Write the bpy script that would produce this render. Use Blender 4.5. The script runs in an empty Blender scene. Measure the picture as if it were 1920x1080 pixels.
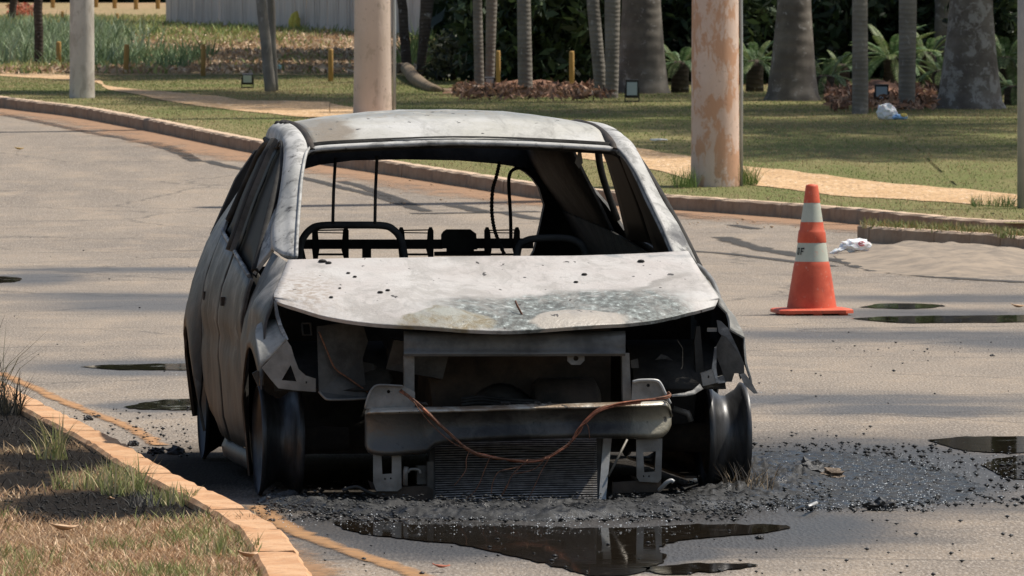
import bpy, bmesh, math, random
import numpy as np
from mathutils import Vector, Matrix, noise as mnoise

random.seed(7); rng = np.random.default_rng(7)
S = bpy.context.scene
COL = S.collection
R = math.radians

# ------------------------------------------------------------------ camera, sky, sun, exposure
F = 14820.0                      # focal length in pixels of the 1920 wide photograph
H = 1.43                         # eye height above the road at the car
TH = math.atan(428.0 / F)        # downward pitch
cam_d = bpy.data.cameras.new('camera'); cam = bpy.data.objects.new('camera', cam_d); COL.objects.link(cam)
cam.location = (0, 0, H); cam.rotation_euler = (math.pi / 2 - TH, 0, 0)
cam_d.sensor_width = 36; cam_d.lens = 36 * F / 1920; cam_d.clip_start = 1; cam_d.clip_end = 5000
cam_d.dof.use_dof = True; cam_d.dof.focus_distance = 26.2; cam_d.dof.aperture_fstop = 40
S.camera = cam

SUN_EL, SUN_AZ = R(60), R(18)    # azimuth from +X towards +Y
W = bpy.data.worlds.new('World'); S.world = W; W.use_nodes = True
wn = W.node_tree.nodes; wl = W.node_tree.links
sky = wn.new('ShaderNodeTexSky'); sky.sky_type = 'NISHITA'; sky.sun_disc = False
sky.sun_elevation = SUN_EL; sky.sun_rotation = math.pi / 2 - SUN_AZ
sky.air_density = 1.2; sky.dust_density = 2.0
wn['Background'].inputs['Strength'].default_value = 0.085
wl.new(sky.outputs[0], wn['Background'].inputs[0])
sd = bpy.data.lights.new('sun', 'SUN'); sun = bpy.data.objects.new('sun', sd); COL.objects.link(sun)
sd.energy = 4.2; sd.angle = R(0.6); sd.color = (1, .94, .84)
sdir = Vector((math.cos(SUN_EL) * math.cos(SUN_AZ), math.cos(SUN_EL) * math.sin(SUN_AZ), math.sin(SUN_EL)))
sun.rotation_euler = sdir.to_track_quat('Z', 'Y').to_euler(); sun.location = (20, 20, 40)
S.view_settings.view_transform = 'Standard'; S.view_settings.look = 'None'
S.view_settings.exposure = 0.42; S.view_settings.gamma = 1; S.view_settings.use_curve_mapping = False

# ------------------------------------------------------------------ terrain and pixel helpers
_ty = np.array([-200, 0, 50, 55, 60, 66, 75, 80, 90, 105, 120, 150, 200, 300, 1500], float)
_tz = np.array([0, 0, 0, .015, .06, .19, .53, .685, .90, 1.06, 1.28, 1.95, 2.8, 3.2, 3.2], float)
_fy = np.arange(-50, 320, .5); _fz = np.interp(_fy, _ty, _tz)
_k = np.hanning(15); _k /= _k.sum(); _fz = np.convolve(np.pad(_fz, 7, mode='edge'), _k, 'valid')
def tz(y): return float(np.interp(y, _fy, _fz))
def tzs(y): return np.interp(y, _fy, _fz)
ct, st = math.cos(TH), math.sin(TH)
def ray(px, py):
    u = (px - 960) / F; v = (540 - py) / F
    return Vector((u, ct + v * st, -st + v * ct))
def gp(px, py, off=0.0):
    """world point of the ground (raised by off) seen at a pixel"""
    d = ray(px, py); lo, hi = 5.0, 300.0
    f = lambda t: H + d.z * t - tz(d.y * t) - off
    for t in np.arange(8, 300, 1.0):
        if f(t) < 0: hi = t; lo = t - 1; break
    for _ in range(40):
        m = (lo + hi) / 2
        if f(m) < 0: hi = m
        else: lo = m
    return Vector((d.x * hi, d.y * hi, H + d.z * hi))
def at(px, py, Y):
    d = ray(px, py); t = Y / d.y
    return Vector((d.x * t, Y, H + d.z * t))
def cr(pts, n):
    """Catmull-Rom through points, n samples per span"""
    P = [Vector(p) for p in pts]
    P = [P[0] * 2 - P[1]] + P + [P[-1] * 2 - P[-2]]
    out = []
    for i in range(1, len(P) - 2):
        for k in range(n):
            t = k / n
            a, b, c, d = P[i - 1], P[i], P[i + 1], P[i + 2]
            out.append(.5 * ((2 * b) + (c - a) * t + (2 * a - 5 * b + 4 * c - d) * t * t + (3 * b - a - 3 * c + d) * t ** 3))
    out.append(P[-2].copy())
    return out
def nz(x, y=0., z=0.): return mnoise.noise(Vector((x, y, z)))
def fbm(x, y, z=0., o=4):
    v = 0; a = 1; s = 0
    for i in range(o):
        v += a * nz(x, y, z); s += a; a *= .5; x *= 2.03; y *= 2.03; z *= 2.03
    return v / s

# ------------------------------------------------------------------ materials
class G:
    def __init__(s, name, **kw):
        s.m = bpy.data.materials.new(name); s.m.use_nodes = True; s.t = s.m.node_tree; s.t.nodes.clear()
        s.o = s.t.nodes.new('ShaderNodeOutputMaterial'); s.b = s.t.nodes.new('ShaderNodeBsdfPrincipled')
        s.t.links.new(s.b.outputs[0], s.o.inputs[0]); s.set(**kw)
    def put(s, sock, v):
        if isinstance(v, bpy.types.NodeSocket): s.t.links.new(v, sock)
        elif isinstance(v, (tuple, list)) and len(v) == 3 and sock.type == 'RGBA': sock.default_value = (*v, 1)
        else: sock.default_value = v
    def set(s, **kw):
        nm = dict(base='Base Color', rough='Roughness', metal='Metallic', normal='Normal', spec='Specular IOR Level', alpha='Alpha', trans='Transmission Weight', sub='Subsurface Weight', coat='Coat Weight')
        for k, v in kw.items(): s.put(s.b.inputs[nm[k]], v)
    def vec(s, scale=(1, 1, 1), loc=(0, 0, 0), rot=(0, 0, 0), kind='Object', src=None):
        m = s.t.nodes.new('ShaderNodeMapping'); m.inputs['Scale'].default_value = scale; m.inputs['Location'].default_value = loc; m.inputs['Rotation'].default_value = rot
        if src is None:
            if not hasattr(s, 'tc'): s.tc = s.t.nodes.new('ShaderNodeTexCoord')
            src = s.tc.outputs[kind]
        s.t.links.new(src, m.inputs['Vector']); return m.outputs[0]
    def noise(s, v, scale=5., detail=6., rough=.6, dist=0., col=False):
        n = s.t.nodes.new('ShaderNodeTexNoise'); s.t.links.new(v, n.inputs['Vector'])
        n.inputs['Scale'].default_value = scale; n.inputs['Detail'].default_value = detail; n.inputs['Roughness'].default_value = rough; n.inputs['Distortion'].default_value = dist
        return n.outputs['Color' if col else 'Fac']
    def voro(s, v, scale=5., out='Distance', feature='F1'):
        n = s.t.nodes.new('ShaderNodeTexVoronoi'); s.t.links.new(v, n.inputs['Vector']); n.inputs['Scale'].default_value = scale; n.feature = feature
        return n.outputs[out]
    def ss(s, x, a, b, lo=0., hi=1.):
        n = s.t.nodes.new('ShaderNodeMapRange'); n.interpolation_type = 'SMOOTHSTEP'
        s.put(n.inputs['Value'], x); n.inputs['From Min'].default_value = a; n.inputs['From Max'].default_value = b
        n.inputs['To Min'].default_value = lo; n.inputs['To Max'].default_value = hi
        return n.outputs[0]
    def math(s, op, a, b=0., clamp=False):
        n = s.t.nodes.new('ShaderNodeMath'); n.operation = op; n.use_clamp = clamp; s.put(n.inputs[0], a); s.put(n.inputs[1], b); return n.outputs[0]
    def mix(s, f, a, b, blend='MIX'):
        n = s.t.nodes.new('ShaderNodeMix'); n.data_type = 'RGBA'; n.blend_type = blend
        s.put(n.inputs['Factor'], f); s.put(n.inputs[6], a); s.put(n.inputs[7], b); return n.outputs[2]
    def ramp(s, f, stops):
        n = s.t.nodes.new('ShaderNodeValToRGB'); e = n.color_ramp.elements
        while len(e) < len(stops): e.new(.5)
        for el, (p, c) in zip(e, stops): el.position = p; el.color = (*c, 1)
        s.put(n.inputs[0], f); return n.outputs[0]
    def bump(s, h, strength=.5, dist=.01, normal=None):
        n = s.t.nodes.new('ShaderNodeBump'); n.inputs['Strength'].default_value = strength; n.inputs['Distance'].default_value = dist
        s.put(n.inputs['Height'], h)
        if normal is not None: s.put(n.inputs['Normal'], normal)
        return n.outputs[0]
    def sep(s, v):
        n = s.t.nodes.new('ShaderNodeSeparateXYZ'); s.t.links.new(v, n.inputs[0]); return n.outputs
    def ell(s, v, cx, cy, rx, ry, rot=0., soft=.35, plane='xy'):
        """1 inside an ellipse of the xy (or xz) plane, softly 0 outside"""
        q = s.vec(src=v, loc=(-cx, -cy, 0) if plane == 'xy' else (-cx, 0, -cy))
        if rot: q = s.vec(src=q, rot=(0, 0, -rot))
        q = s.vec(src=q, scale=(1 / rx, 1 / ry, 0) if plane == 'xy' else (1 / rx, 0, 1 / ry))
        n = s.t.nodes.new('ShaderNodeVectorMath'); n.operation = 'LENGTH'; s.t.links.new(q, n.inputs[0])
        return s.ss(n.outputs['Value'], 1 + soft, 1 - soft)
    def warp(s, v, scale, amt, detail=3.):
        c = s.noise(v, scale, detail, .6, col=True)
        a = s.t.nodes.new('ShaderNodeVectorMath'); a.operation = 'SUBTRACT'; s.t.links.new(c, a.inputs[0]); a.inputs[1].default_value = (.5, .5, .5)
        b = s.t.nodes.new('ShaderNodeVectorMath'); b.operation = 'MULTIPLY_ADD'; s.t.links.new(a.outputs[0], b.inputs[0])
        b.inputs[1].default_value = amt if isinstance(amt, tuple) else (amt, amt, amt); s.t.links.new(v, b.inputs[2]); return b.outputs[0]
    def attr(s, name='Col'):
        n = s.t.nodes.new('ShaderNodeAttribute'); n.attribute_name = name; return n.outputs['Color']
    def maxm(s, xs):
        r = xs[0]
        for x in xs[1:]: r = s.math('MAXIMUM', r, x)
        return r

def simple(name, c1, c2, scale=6., rough=.8, bump=.3, dist=.01, stretch=(1, 1, 1), detail=7., metal=0., lo=.35, hi=.65, spec=.3):
    g = G(name, rough=rough, metal=metal, spec=spec); v = g.vec(scale=stretch)
    n = g.noise(v, scale, detail, .62)
    g.set(base=g.mix(g.ss(n, lo, hi), c1, c2))
    if bump: g.set(normal=g.bump(g.noise(v, scale * 4, 5, .6), bump, dist))
    return g.m

# ------------------------------------------------------------------ object helpers
def props(o, label=None, cat=None, group=None, kind=None):
    if label: o['label'] = label
    if cat: o['category'] = cat
    if group: o['group'] = group
    if kind: o['kind'] = kind
    return o
def thing(name, label, cat, loc=(0, 0, 0), rz=0., group=None):
    o = bpy.data.objects.new(name, None); o.empty_display_size = .2; COL.objects.link(o)
    o.location = loc; o.rotation_euler = (0, 0, rz)
    return props(o, label, cat, group)
def link(name, me, parent=None, loc=None, rot=None):
    o = bpy.data.objects.new(name, me); COL.objects.link(o)
    if parent is not None: o.parent = parent
    if loc is not None: o.location = loc
    if rot is not None: o.rotation_euler = rot
    return o
def copy_tree(o, parent=None):
    c = o.copy(); COL.objects.link(c)
    if parent is not None: c.parent = parent
    for ch in list(o.children): copy_tree(ch, c)
    return c
class MB:
    def __init__(s): s.v = []; s.f = []; s.mi = []; s.sm = []
    def add(s, vs, fs, mi=0, smooth=False):
        b = len(s.v); s.v += [tuple(p) for p in vs]
        for f in fs: s.f.append(tuple(b + i for i in f)); s.mi.append(mi); s.sm.append(smooth)
        return s
    def box(s, c, size, rot=None, mi=0, jit=0.):
        c = Vector(c); hx, hy, hz = [x / 2 for x in size]; vs = []
        for x in (-hx, hx):
            for y in (-hy, hy):
                for z in (-hz, hz):
                    p = Vector((x, y, z)) + Vector((random.uniform(-jit, jit), random.uniform(-jit, jit), random.uniform(-jit, jit)))
                    if rot is not None: p = rot @ p
                    vs.append(c + p)
        return s.add(vs, [(0, 1, 3, 2), (4, 6, 7, 5), (0, 4, 5, 1), (2, 3, 7, 6), (0, 2, 6, 4), (1, 5, 7, 3)], mi)
    def bar(s, a, b, w, d, up=(0, 0, 1), mi=0):
        a, b = Vector(a), Vector(b); z = (b - a).normalized(); x = Vector(up).cross(z)
        if x.length < 1e-4: x = Vector((1, 0, 0))
        x.normalize(); y = z.cross(x)
        m = Matrix((x, y, z)).transposed()
        return s.box((a + b) / 2, (w, d, (b - a).length), m, mi)
    def tube(s, pts, r, n=8, mi=0, caps=True, smooth=True):
        P = [Vector(p) for p in pts]; rs = r if isinstance(r, (list, tuple)) else [r] * len(P)
        vs = []; fs = []; ref = None
        for i, p in enumerate(P):
            t = (P[min(i + 1, len(P) - 1)] - P[max(i - 1, 0)]).normalized()
            if ref is None: ref = t.orthogonal().normalized()
            ref = (ref - t * ref.dot(t)).normalized(); bi = t.cross(ref)
            for k in range(n):
                a = 2 * math.pi * k / n; vs.append(p + (ref * math.cos(a) + bi * math.sin(a)) * rs[i])
        for i in range(len(P) - 1):
            for k in range(n):
                k2 = (k + 1) % n; fs.append((i * n + k, i * n + k2, (i + 1) * n + k2, (i + 1) * n + k))
        s.add(vs, fs, mi, smooth)
        if caps: s.add(vs[:n], [tuple(range(n))[::-1]], mi); s.add(vs[-n:], [tuple(range(n))], mi)
        return s
    def lathe(s, prof, n=24, axis='z', c=(0, 0, 0), mi=0, smooth=True, caps=True):
        c = Vector(c); vs = []; fs = []
        for r, h in prof:
            for k in range(n):
                a = 2 * math.pi * k / n; x, y = r * math.cos(a), r * math.sin(a)
                vs.append(c + (Vector((x, y, h)) if axis == 'z' else Vector((h, x, y))))
        for i in range(len(prof) - 1):
            for k in range(n):
                k2 = (k + 1) % n; fs.append((i * n + k, i * n + k2, (i + 1) * n + k2, (i + 1) * n + k))
        s.add(vs, fs, mi, smooth)
        if caps:
            if prof[0][0] > 1e-5: s.add(vs[:n], [tuple(range(n))[::-1]], mi)
            if prof[-1][0] > 1e-5: s.add(vs[-n:], [tuple(range(n))], mi)
        return s
    def grid(s, rows, mi=0, smooth=True, flip=False, closed=False):
        nu = len(rows[0]); vs = [p for r in rows for p in r]; fs = []
        for j in range(len(rows) - 1):
            for i in range(nu if closed else nu - 1):
                i2 = (i + 1) % nu
                q = (j * nu + i, j * nu + i2, (j + 1) * nu + i2, (j + 1) * nu + i)
                fs.append(q[::-1] if flip else q)
        return s.add(vs, fs, mi, smooth)
    def shell(s, rows, t, mi=0, mi2=0, flip=False, smooth=True):
        """grid with thickness t on the inner side (against the normal)"""
        nu = len(rows[0]); nv = len(rows); rows = [[Vector(p) for p in r] for r in rows]; inn = []
        for j in range(nv):
            r2 = []
            for i in range(nu):
                du = rows[j][min(i + 1, nu - 1)] - rows[j][max(i - 1, 0)]; dv = rows[min(j + 1, nv - 1)][i] - rows[max(j - 1, 0)][i]
                n = du.cross(dv)
                n = n.normalized() if n.length > 1e-12 else Vector((0, 0, 1))
                if flip: n = -n
                r2.append(rows[j][i] - n * t)
            inn.append(r2)
        s.grid(rows, mi, smooth, flip); s.grid(inn, mi2, smooth, not flip)
        ring = [(0, i) for i in range(nu)] + [(j, nu - 1) for j in range(1, nv)] + [(nv - 1, i) for i in range(nu - 2, -1, -1)] + [(j, 0) for j in range(nv - 2, 0, -1)]
        a = [rows[j][i] for j, i in ring]; b = [inn[j][i] for j, i in ring]; n = len(ring)
        s.add(a + b, [((k, n + k, n + (k + 1) % n, (k + 1) % n) if not flip else (k, (k + 1) % n, n + (k + 1) % n, n + k)) for k in range(n)], mi)
        return s
    def plate(s, outer, holes, thick, mi=0):
        """flat or bent plate from an outline with holes; thick is a vector"""
        bm = bmesh.new(); edges = []; allv = []
        for loop in [outer] + list(holes):
            vs = [bm.verts.new(p) for p in loop]; allv += vs
            for i in range(len(vs)): edges.append(bm.edges.new((vs[i], vs[(i + 1) % len(vs)])))
        bmesh.ops.triangle_fill(bm, edges=edges, use_beauty=True, use_dissolve=False)
        bm.verts.index_update(); T = Vector(thick)
        vs = [v.co.copy() for v in bm.verts]; fs = [tuple(v.index for v in f.verts) for f in bm.faces]; bm.free()
        n = len(vs); s.add(vs, fs, mi); s.add([v + T for v in vs], [f[::-1] for f in fs], mi)
        for loop in [outer] + list(holes):
            L = [Vector(p) for p in loop]; m = len(L)
            s.add(L + [p + T for p in L], [(i, (i + 1) % m, m + (i + 1) % m, m + i) for i in range(m)], mi)
        return s
    def mesh(s, name, mats):
        me = bpy.data.meshes.new(name); me.from_pydata(s.v, [], s.f)
        for m in (mats if isinstance(mats, (list, tuple)) else [mats]): me.materials.append(m)
        me.polygons.foreach_set('material_index', s.mi); me.polygons.foreach_set('use_smooth', s.sm); me.update()
        return me
    def build(s, name, mats, parent=None, fix=True):
        me = s.mesh(name, mats)
        if fix:
            bm = bmesh.new(); bm.from_mesh(me); bmesh.ops.remove_doubles(bm, verts=bm.verts, dist=1e-5)
            bmesh.ops.recalc_face_normals(bm, faces=bm.faces); bm.to_mesh(me); bm.free()
        return link(name, me, parent)
def np_mesh(name, V, faces_flat, sizes, mat, col=None, smooth=False):
    me = bpy.data.meshes.new(name); me.vertices.add(len(V)); me.vertices.foreach_set('co', np.asarray(V, np.float32).ravel())
    me.loops.add(len(faces_flat)); me.loops.foreach_set('vertex_index', np.asarray(faces_flat, np.int32))
    me.polygons.add(len(sizes)); st_ = np.concatenate([[0], np.cumsum(sizes)[:-1]]).astype(np.int32)
    me.polygons.foreach_set('loop_start', st_)
    me.update(calc_edges=True); me.validate()
    if smooth: me.polygons.foreach_set('use_smooth', [True] * len(me.polygons))
    if col is not None:
        a = me.color_attributes.new('Col', 'FLOAT_COLOR', 'POINT'); c4 = np.ones((len(V), 4), np.float32); c4[:, :3] = col
        a.data.foreach_set('color', c4.ravel())
    me.materials.append(mat); return me
def blades(P, h, w, lean, col):
    """grass blades: P (N,3) roots; returns V, faces, sizes, colours"""
    N = len(P); a = rng.uniform(0, 2 * np.pi, N); b = rng.uniform(0, 2 * np.pi, N)
    side = np.stack([np.cos(a), np.sin(a), np.zeros(N)], 1) * (w / 2)[:, None]
    ld = np.stack([np.cos(b), np.sin(b), np.zeros(N)], 1) * (lean * h)[:, None]
    up = np.zeros((N, 3)); up[:, 2] = h * np.sqrt(np.clip(1 - lean ** 2 * .8, .05, 1))
    v = np.stack([P - side, P + side, P + up * .55 + ld * .35 - side * .8, P + up * .55 + ld * .35 + side * .8, P + up + ld], 1).reshape(-1, 3)
    base = (np.arange(N) * 5)[:, None]
    f = (base + np.array([[0, 1, 3, 2, 2, 3, 4]])).ravel(); sz = np.tile([4, 3], N)
    return v, f, sz, np.repeat(col, 5, 0)
def leaf_cloud(P, size, col, flat=.35):
    """quads with random direction at points P"""
    N = len(P); d = rng.normal(size=(N, 3)); d /= np.linalg.norm(d, axis=1)[:, None]
    e = rng.normal(size=(N, 3)); e -= d * (d * e).sum(1)[:, None]; e /= np.linalg.norm(e, axis=1)[:, None]
    L = d * size[:, None]; Wd = e * (size * flat)[:, None]
    v = np.stack([P - L, P - Wd * .9, P + L, P + Wd * .9], 1).reshape(-1, 3)
    f = np.arange(4 * N); return v, f, np.full(N, 4), np.repeat(col, 4, 0)
def palette(N, cols, wts=None, var=.18):
    c = np.asarray(cols)[rng.choice(len(cols), N, p=wts)]
    return np.clip(c * rng.uniform(1 - var, 1 + var, (N, 1)), 0.003, 1)
def foliage_mat(name, rough=.55, tr=.25):
    g = G(name, rough=rough, spec=.3); c = g.attr(); g.set(base=c)
    t = g.t.nodes.new('ShaderNodeBsdfTranslucent'); g.t.links.new(c, t.inputs[0]); m = g.t.nodes.new('ShaderNodeMixShader'); m.inputs[0].default_value = tr
    g.t.links.new(g.b.outputs[0], m.inputs[1]); g.t.links.new(t.outputs[0], m.inputs[2]); g.t.links.new(m.outputs[0], g.o.inputs[0]); return g.m
M_leaf = foliage_mat('leaf_green'); M_grass = foliage_mat('grass_blade', .7, .2)
# ------------------------------------------------------------------ ground, road, kerbs, path
def wetspot(px, py, hw, hh):
    c = gp(px, py); a = gp(px, py + hh); b = gp(px, py - hh); s = F / c.y
    return (c.x, (a.y + b.y) / 2, hw / s, abs(b.y - a.y) / 2)
def asphalt():
    g = G('asphalt', rough=.85, spec=.12); v = g.vec()
    wv = g.warp(v, 1.3, (.55, 1.6, 0)); wv2 = g.warp(wv, 9, (.08, .3, 0))
    st_ = g.vec(scale=(1, .22, 1))                       # traffic-long blotches seen lengthwise
    big = g.noise(st_, .55, 5, .6); mid = g.noise(g.vec(scale=(1, .35, 1)), 2.4, 6, .65); fine = g.noise(g.vec(scale=(1, .14, 1)), 95, 4, .75); grit = g.voro(g.vec(scale=(1, .16, 1)), 85)
    base = g.mix(g.ss(big, .3, .7), (.165, .139, .114), (.245, .202, .158))
    base = g.mix(g.ss(mid, .42, .75), base, (.285, .226, .168))
    base = g.mix(g.math('MULTIPLY', g.ss(fine, .46, .68), .75), base, (.40, .35, .30))
    base = g.mix(g.math('MULTIPLY', g.ss(grit, .26, .08), .6), base, (.045, .043, .04))
    sp = [wetspot(*a) for a in ((1650, 628, 380, 11), (1750, 590, 260, 11), (1560, 752, 420, 13), (1700, 770, 240, 9), (330, 573, 260, 15), (300, 690, 260, 15), (60, 522, 130, 12), (290, 763, 110, 13), (1900, 640, 160, 18), (230, 506, 260, 6), (250, 556, 240, 9), (1800, 560, 300, 8))]
    wet = g.maxm([g.ell(wv2, *p, soft=.55) for p in sp])
    near = [wetspot(*a) for a in ((900, 990, 480, 70), (1620, 890, 420, 72), (1300, 985, 420, 60), (1150, 1040, 260, 26), (640, 975, 150, 25))]
    wn_ = g.maxm([g.ell(wv2, *p, soft=.4) for p in near])
    soot = g.maxm([g.ell(wv2, *wetspot(930, 890, 560, 75), soft=.5), g.ell(wv2, *wetspot(390, 885, 190, 50), soft=.6)])  # soot under the car; the kerb-side ellipse also paints the car's shadow
    base = g.mix(g.math('MULTIPLY', wet, .72), base, (.055, .06, .066))
    base = g.mix(g.math('MULTIPLY', wn_, .85), base, (.035, .036, .037))
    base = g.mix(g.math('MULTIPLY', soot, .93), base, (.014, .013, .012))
    crack = g.voro(g.warp(v, 2.2, .35), .42, 'Distance', 'DISTANCE_TO_EDGE')
    base = g.mix(g.math('MULTIPLY', g.ss(crack, .012, .002), .45), base, (.05, .048, .045))
    allw = g.math('MAXIMUM', g.math('MULTIPLY', wet, .75), wn_)
    g.set(base=base, rough=g.math('ADD', g.math('SUBTRACT', .86, g.math('MULTIPLY', allw, .46)), g.math('MULTIPLY', soot, .4), True), spec=g.math('SUBTRACT', .14, g.math('MULTIPLY', soot, .12)))
    hh = g.math('ADD', g.math('MULTIPLY', fine, .6), g.math('MULTIPLY', grit, .8))
    g.set(normal=g.bump(hh, .7, .006)); return g.m
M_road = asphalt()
M_dirt = simple('dry_dirt', (.30, .20, .12), (.42, .29, .18), 3, .95, .4, .01)
M_kerb = G('kerb_concrete', rough=.92, spec=.15)
_g = M_kerb; _v = _g.vec(); _n = _g.noise(_v, 6, 7, .65); _n2 = _g.noise(_g.vec(scale=(1, 1, .5)), 22, 5, .6)
_b = _g.mix(_g.ss(_n, .35, .65), (.44, .235, .12), (.55, .34, .195)); _b = _g.mix(_g.math('MULTIPLY', _g.ss(_n2, .5, .75), .6), _b, (.25, .16, .105))
_b = _g.mix(_g.math('MULTIPLY', _g.ss(_g.noise(_v, 60, 3), .6, .75), .5), _b, (.62, .50, .38))
_g.set(base=_b, normal=_g.bump(_g.noise(_v, 45, 6, .7), .5, .008)); M_kerb = _g.m
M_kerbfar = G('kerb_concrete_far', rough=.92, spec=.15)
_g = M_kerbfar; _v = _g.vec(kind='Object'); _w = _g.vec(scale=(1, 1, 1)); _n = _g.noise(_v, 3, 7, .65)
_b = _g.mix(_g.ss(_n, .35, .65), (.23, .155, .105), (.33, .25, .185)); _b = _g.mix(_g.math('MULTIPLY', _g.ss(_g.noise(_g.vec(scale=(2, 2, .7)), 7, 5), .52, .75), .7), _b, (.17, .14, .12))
_ge = _g.t.nodes.new('ShaderNodeNewGeometry'); _nz = _g.sep(_ge.outputs['Normal'])[2]; _b = _g.mix(_g.ss(_nz, .45, .8), _b, _g.mix(_g.ss(_n, .35, .65), (.50, .36, .25), (.58, .44, .32)))  # upward faces painted paler, for dust and for the sunlit kerb top
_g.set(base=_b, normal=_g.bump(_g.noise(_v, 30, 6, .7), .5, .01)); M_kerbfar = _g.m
M_path = G('sandy_gravel', rough=.95, spec=.1)
_g = M_path; _v = _g.vec(); _b = _g.mix(_g.ss(_g.noise(_v, 1.2, 6), .35, .65), (.50, .325, .175), (.60, .41, .24)); _b = _g.mix(_g.math('MULTIPLY', _g.ss(_g.noise(_g.vec(scale=(1, .18, 1)), 30, 4, .75), .46, .64), .8), _b, (.31, .20, .115))
_b = _g.mix(_g.math('MULTIPLY', _g.ss(_g.noise(_g.vec(scale=(1, .2, 1), loc=(3, 0, 0)), 26, 3, .7), .56, .66), .7), _b, (.74, .58, .42)); _g.set(base=_b, normal=_g.bump(_g.noise(_v, 40, 5, .7), .7, .02)); M_path = _g.m
def turf(name, c1, c2, c3, s1=.7):
    g = G(name, rough=.95, spec=.1); v = g.vec()
    b = g.mix(g.ss(g.noise(g.vec(scale=(1, .35, 1)), s1, 6, .65), .38, .62), c1, c2); b = g.mix(g.math('MULTIPLY', g.ss(g.noise(g.vec(scale=(1, .2, 1)), 14, 5, .75), .42, .66), .9), b, c3)
    g.set(base=b, normal=g.bump(g.noise(v, 40, 5, .7), .8, .03)); return g.m
M_lawn = turf('lawn_turf', (.155, .170, .062), (.235, .20, .095), (.17, .15, .068))
M_field = turf('field_turf', (.33, .225, .13), (.25, .20, .10), (.40, .28, .17), .3)

def sheet(name, rowsA, rowsB, n, off, mat, kind='structure', follow=True):
    """ruled sheet between two point rows, n cells across, following the terrain"""
    m = MB(); rows = []
    for a, b in zip(rowsA, rowsB):
        r = []
        for k in range(n + 1):
            p = Vector(a).lerp(Vector(b), k / n)
            r.append((p.x, p.y, tz(p.y) + off))
        rows.append(r)
    m.grid(rows); o = m.build(name, mat); props(o, kind=kind); return o

# one wide ground sheet to the horizon
ys = list(np.arange(-60, 220, 2.0)) + [260, 320, 500, 900, 1500]
m = MB(); m.grid([[(x, y, tz(y) - .06) for x in (-1500, -300, -100, -30, 30, 100, 300, 1500)] for y in ys]); props(m.build('ground', M_dirt), kind='structure')
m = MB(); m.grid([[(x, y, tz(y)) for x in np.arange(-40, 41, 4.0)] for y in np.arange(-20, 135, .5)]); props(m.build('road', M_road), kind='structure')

KH = .125
far_px = [(0, 182), (130, 197), (250, 218), (333, 234), (470, 262), (600, 283), (750, 306), (900, 329), (1010, 346), (1150, 358), (1280, 367), (1440, 378), (1600, 391), (1713, 402), (1847, 411), (1990, 417)]
far = [gp(x, y, KH) for x, y in far_px]
far = [Vector((-30, 112, 0)), Vector((-18, 111.5, 0)), Vector((-11, 109.5, 0))] + far + [Vector((9, 60.9, 0)), Vector((16, 60.4, 0)), Vector((30, 60, 0))]
far = cr([(p.x, p.y, 0) for p in far], 8)
def arclen(P):
    L = [0]
    for a, b in zip(P, P[1:]): L.append(L[-1] + (b - a).length)
    return L
def along(P, L, s):
    i = int(np.searchsorted(L, s)); i = min(max(i, 1), len(P) - 1); t = (s - L[i - 1]) / max(L[i] - L[i - 1], 1e-6)
    return P[i - 1].lerp(P[i], t)
def stone_mesh(name, ln, wd, ht, mat, seed):
    """kerb stone: length on x, body towards +y, top at z=0, rounded and chipped front edge"""
    random.seed(seed); m = MB(); n = 9; rows = []
    for i in range(n):
        x = -ln / 2 + ln * i / (n - 1); j = lambda a: random.uniform(-a, a); c = .012 + abs(j(.008)); e = .004 if i in (0, n - 1) else 0
        rows.append([(x, 0 + j(.003), -ht), (x, j(.004) + e, -c - e), (x, c + j(.003), j(.002) - e), (x, wd * .5, j(.003) - e), (x, wd - .01, j(.002) - e), (x, wd, -.012), (x, wd, -ht)])
    m.grid(rows, smooth=False)
    for r in (rows[0], rows[-1]): m.add(r, [tuple(range(len(r)))])
    me = m.mesh(name, mat); bm = bmesh.new(); bm.from_mesh(me); bmesh.ops.remove_doubles(bm, verts=bm.verts, dist=1e-5); bmesh.ops.recalc_face_normals(bm, faces=bm.faces); bm.to_mesh(me); bm.free(); return me
def kerb_run(root, P, ln, wd, top, mat, flip=1, depth=.2, s0=0., s1=None, seed=1):
    P = [Vector((p.x, p.y, 0)) for p in P]; L = arclen(P); s = s0; s1 = s1 or L[-1]; k = 0
    mes = [stone_mesh('kerb_stone', ln - .006, wd, depth, mat, seed + i) for i in range(5)]
    rnd = random.Random(seed)
    while s + ln <= s1 + 1e-3:
        a, b = along(P, L, s), along(P, L, s + ln); c = (a + b) / 2; d = (b - a).normalized()
        if flip < 0: d = -d
        za, zb = tz(a.y), tz(b.y)
        o = link('kerb_stone', mes[k % 5], root)
        o.location = (c.x, c.y, (za + zb) / 2 + top + rnd.uniform(-.002, .002))
        sl = math.asin(max(-.9, min(.9, (zb - za) / ln))) * (1 if flip > 0 else -1)
        o.rotation_euler = (rnd.uniform(-.006, .006), -sl, math.atan2(d.y, d.x) + rnd.uniform(-.004, .004)); k += 1; s += ln
far_kerb = thing('kerb', 'long curving brown kerb along the lawn on the far side of the road', 'kerb')
Lf = arclen(far)
i0 = next(i for i, p in enumerate(far) if p.x > -10.5); i1 = next(i for i, p in enumerate(far) if p.x > 7.5)
kerb_run(far_kerb, far, .95, .13, KH, M_kerbfar, 1, .22, Lf[i0], Lf[i1], 11)

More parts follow.
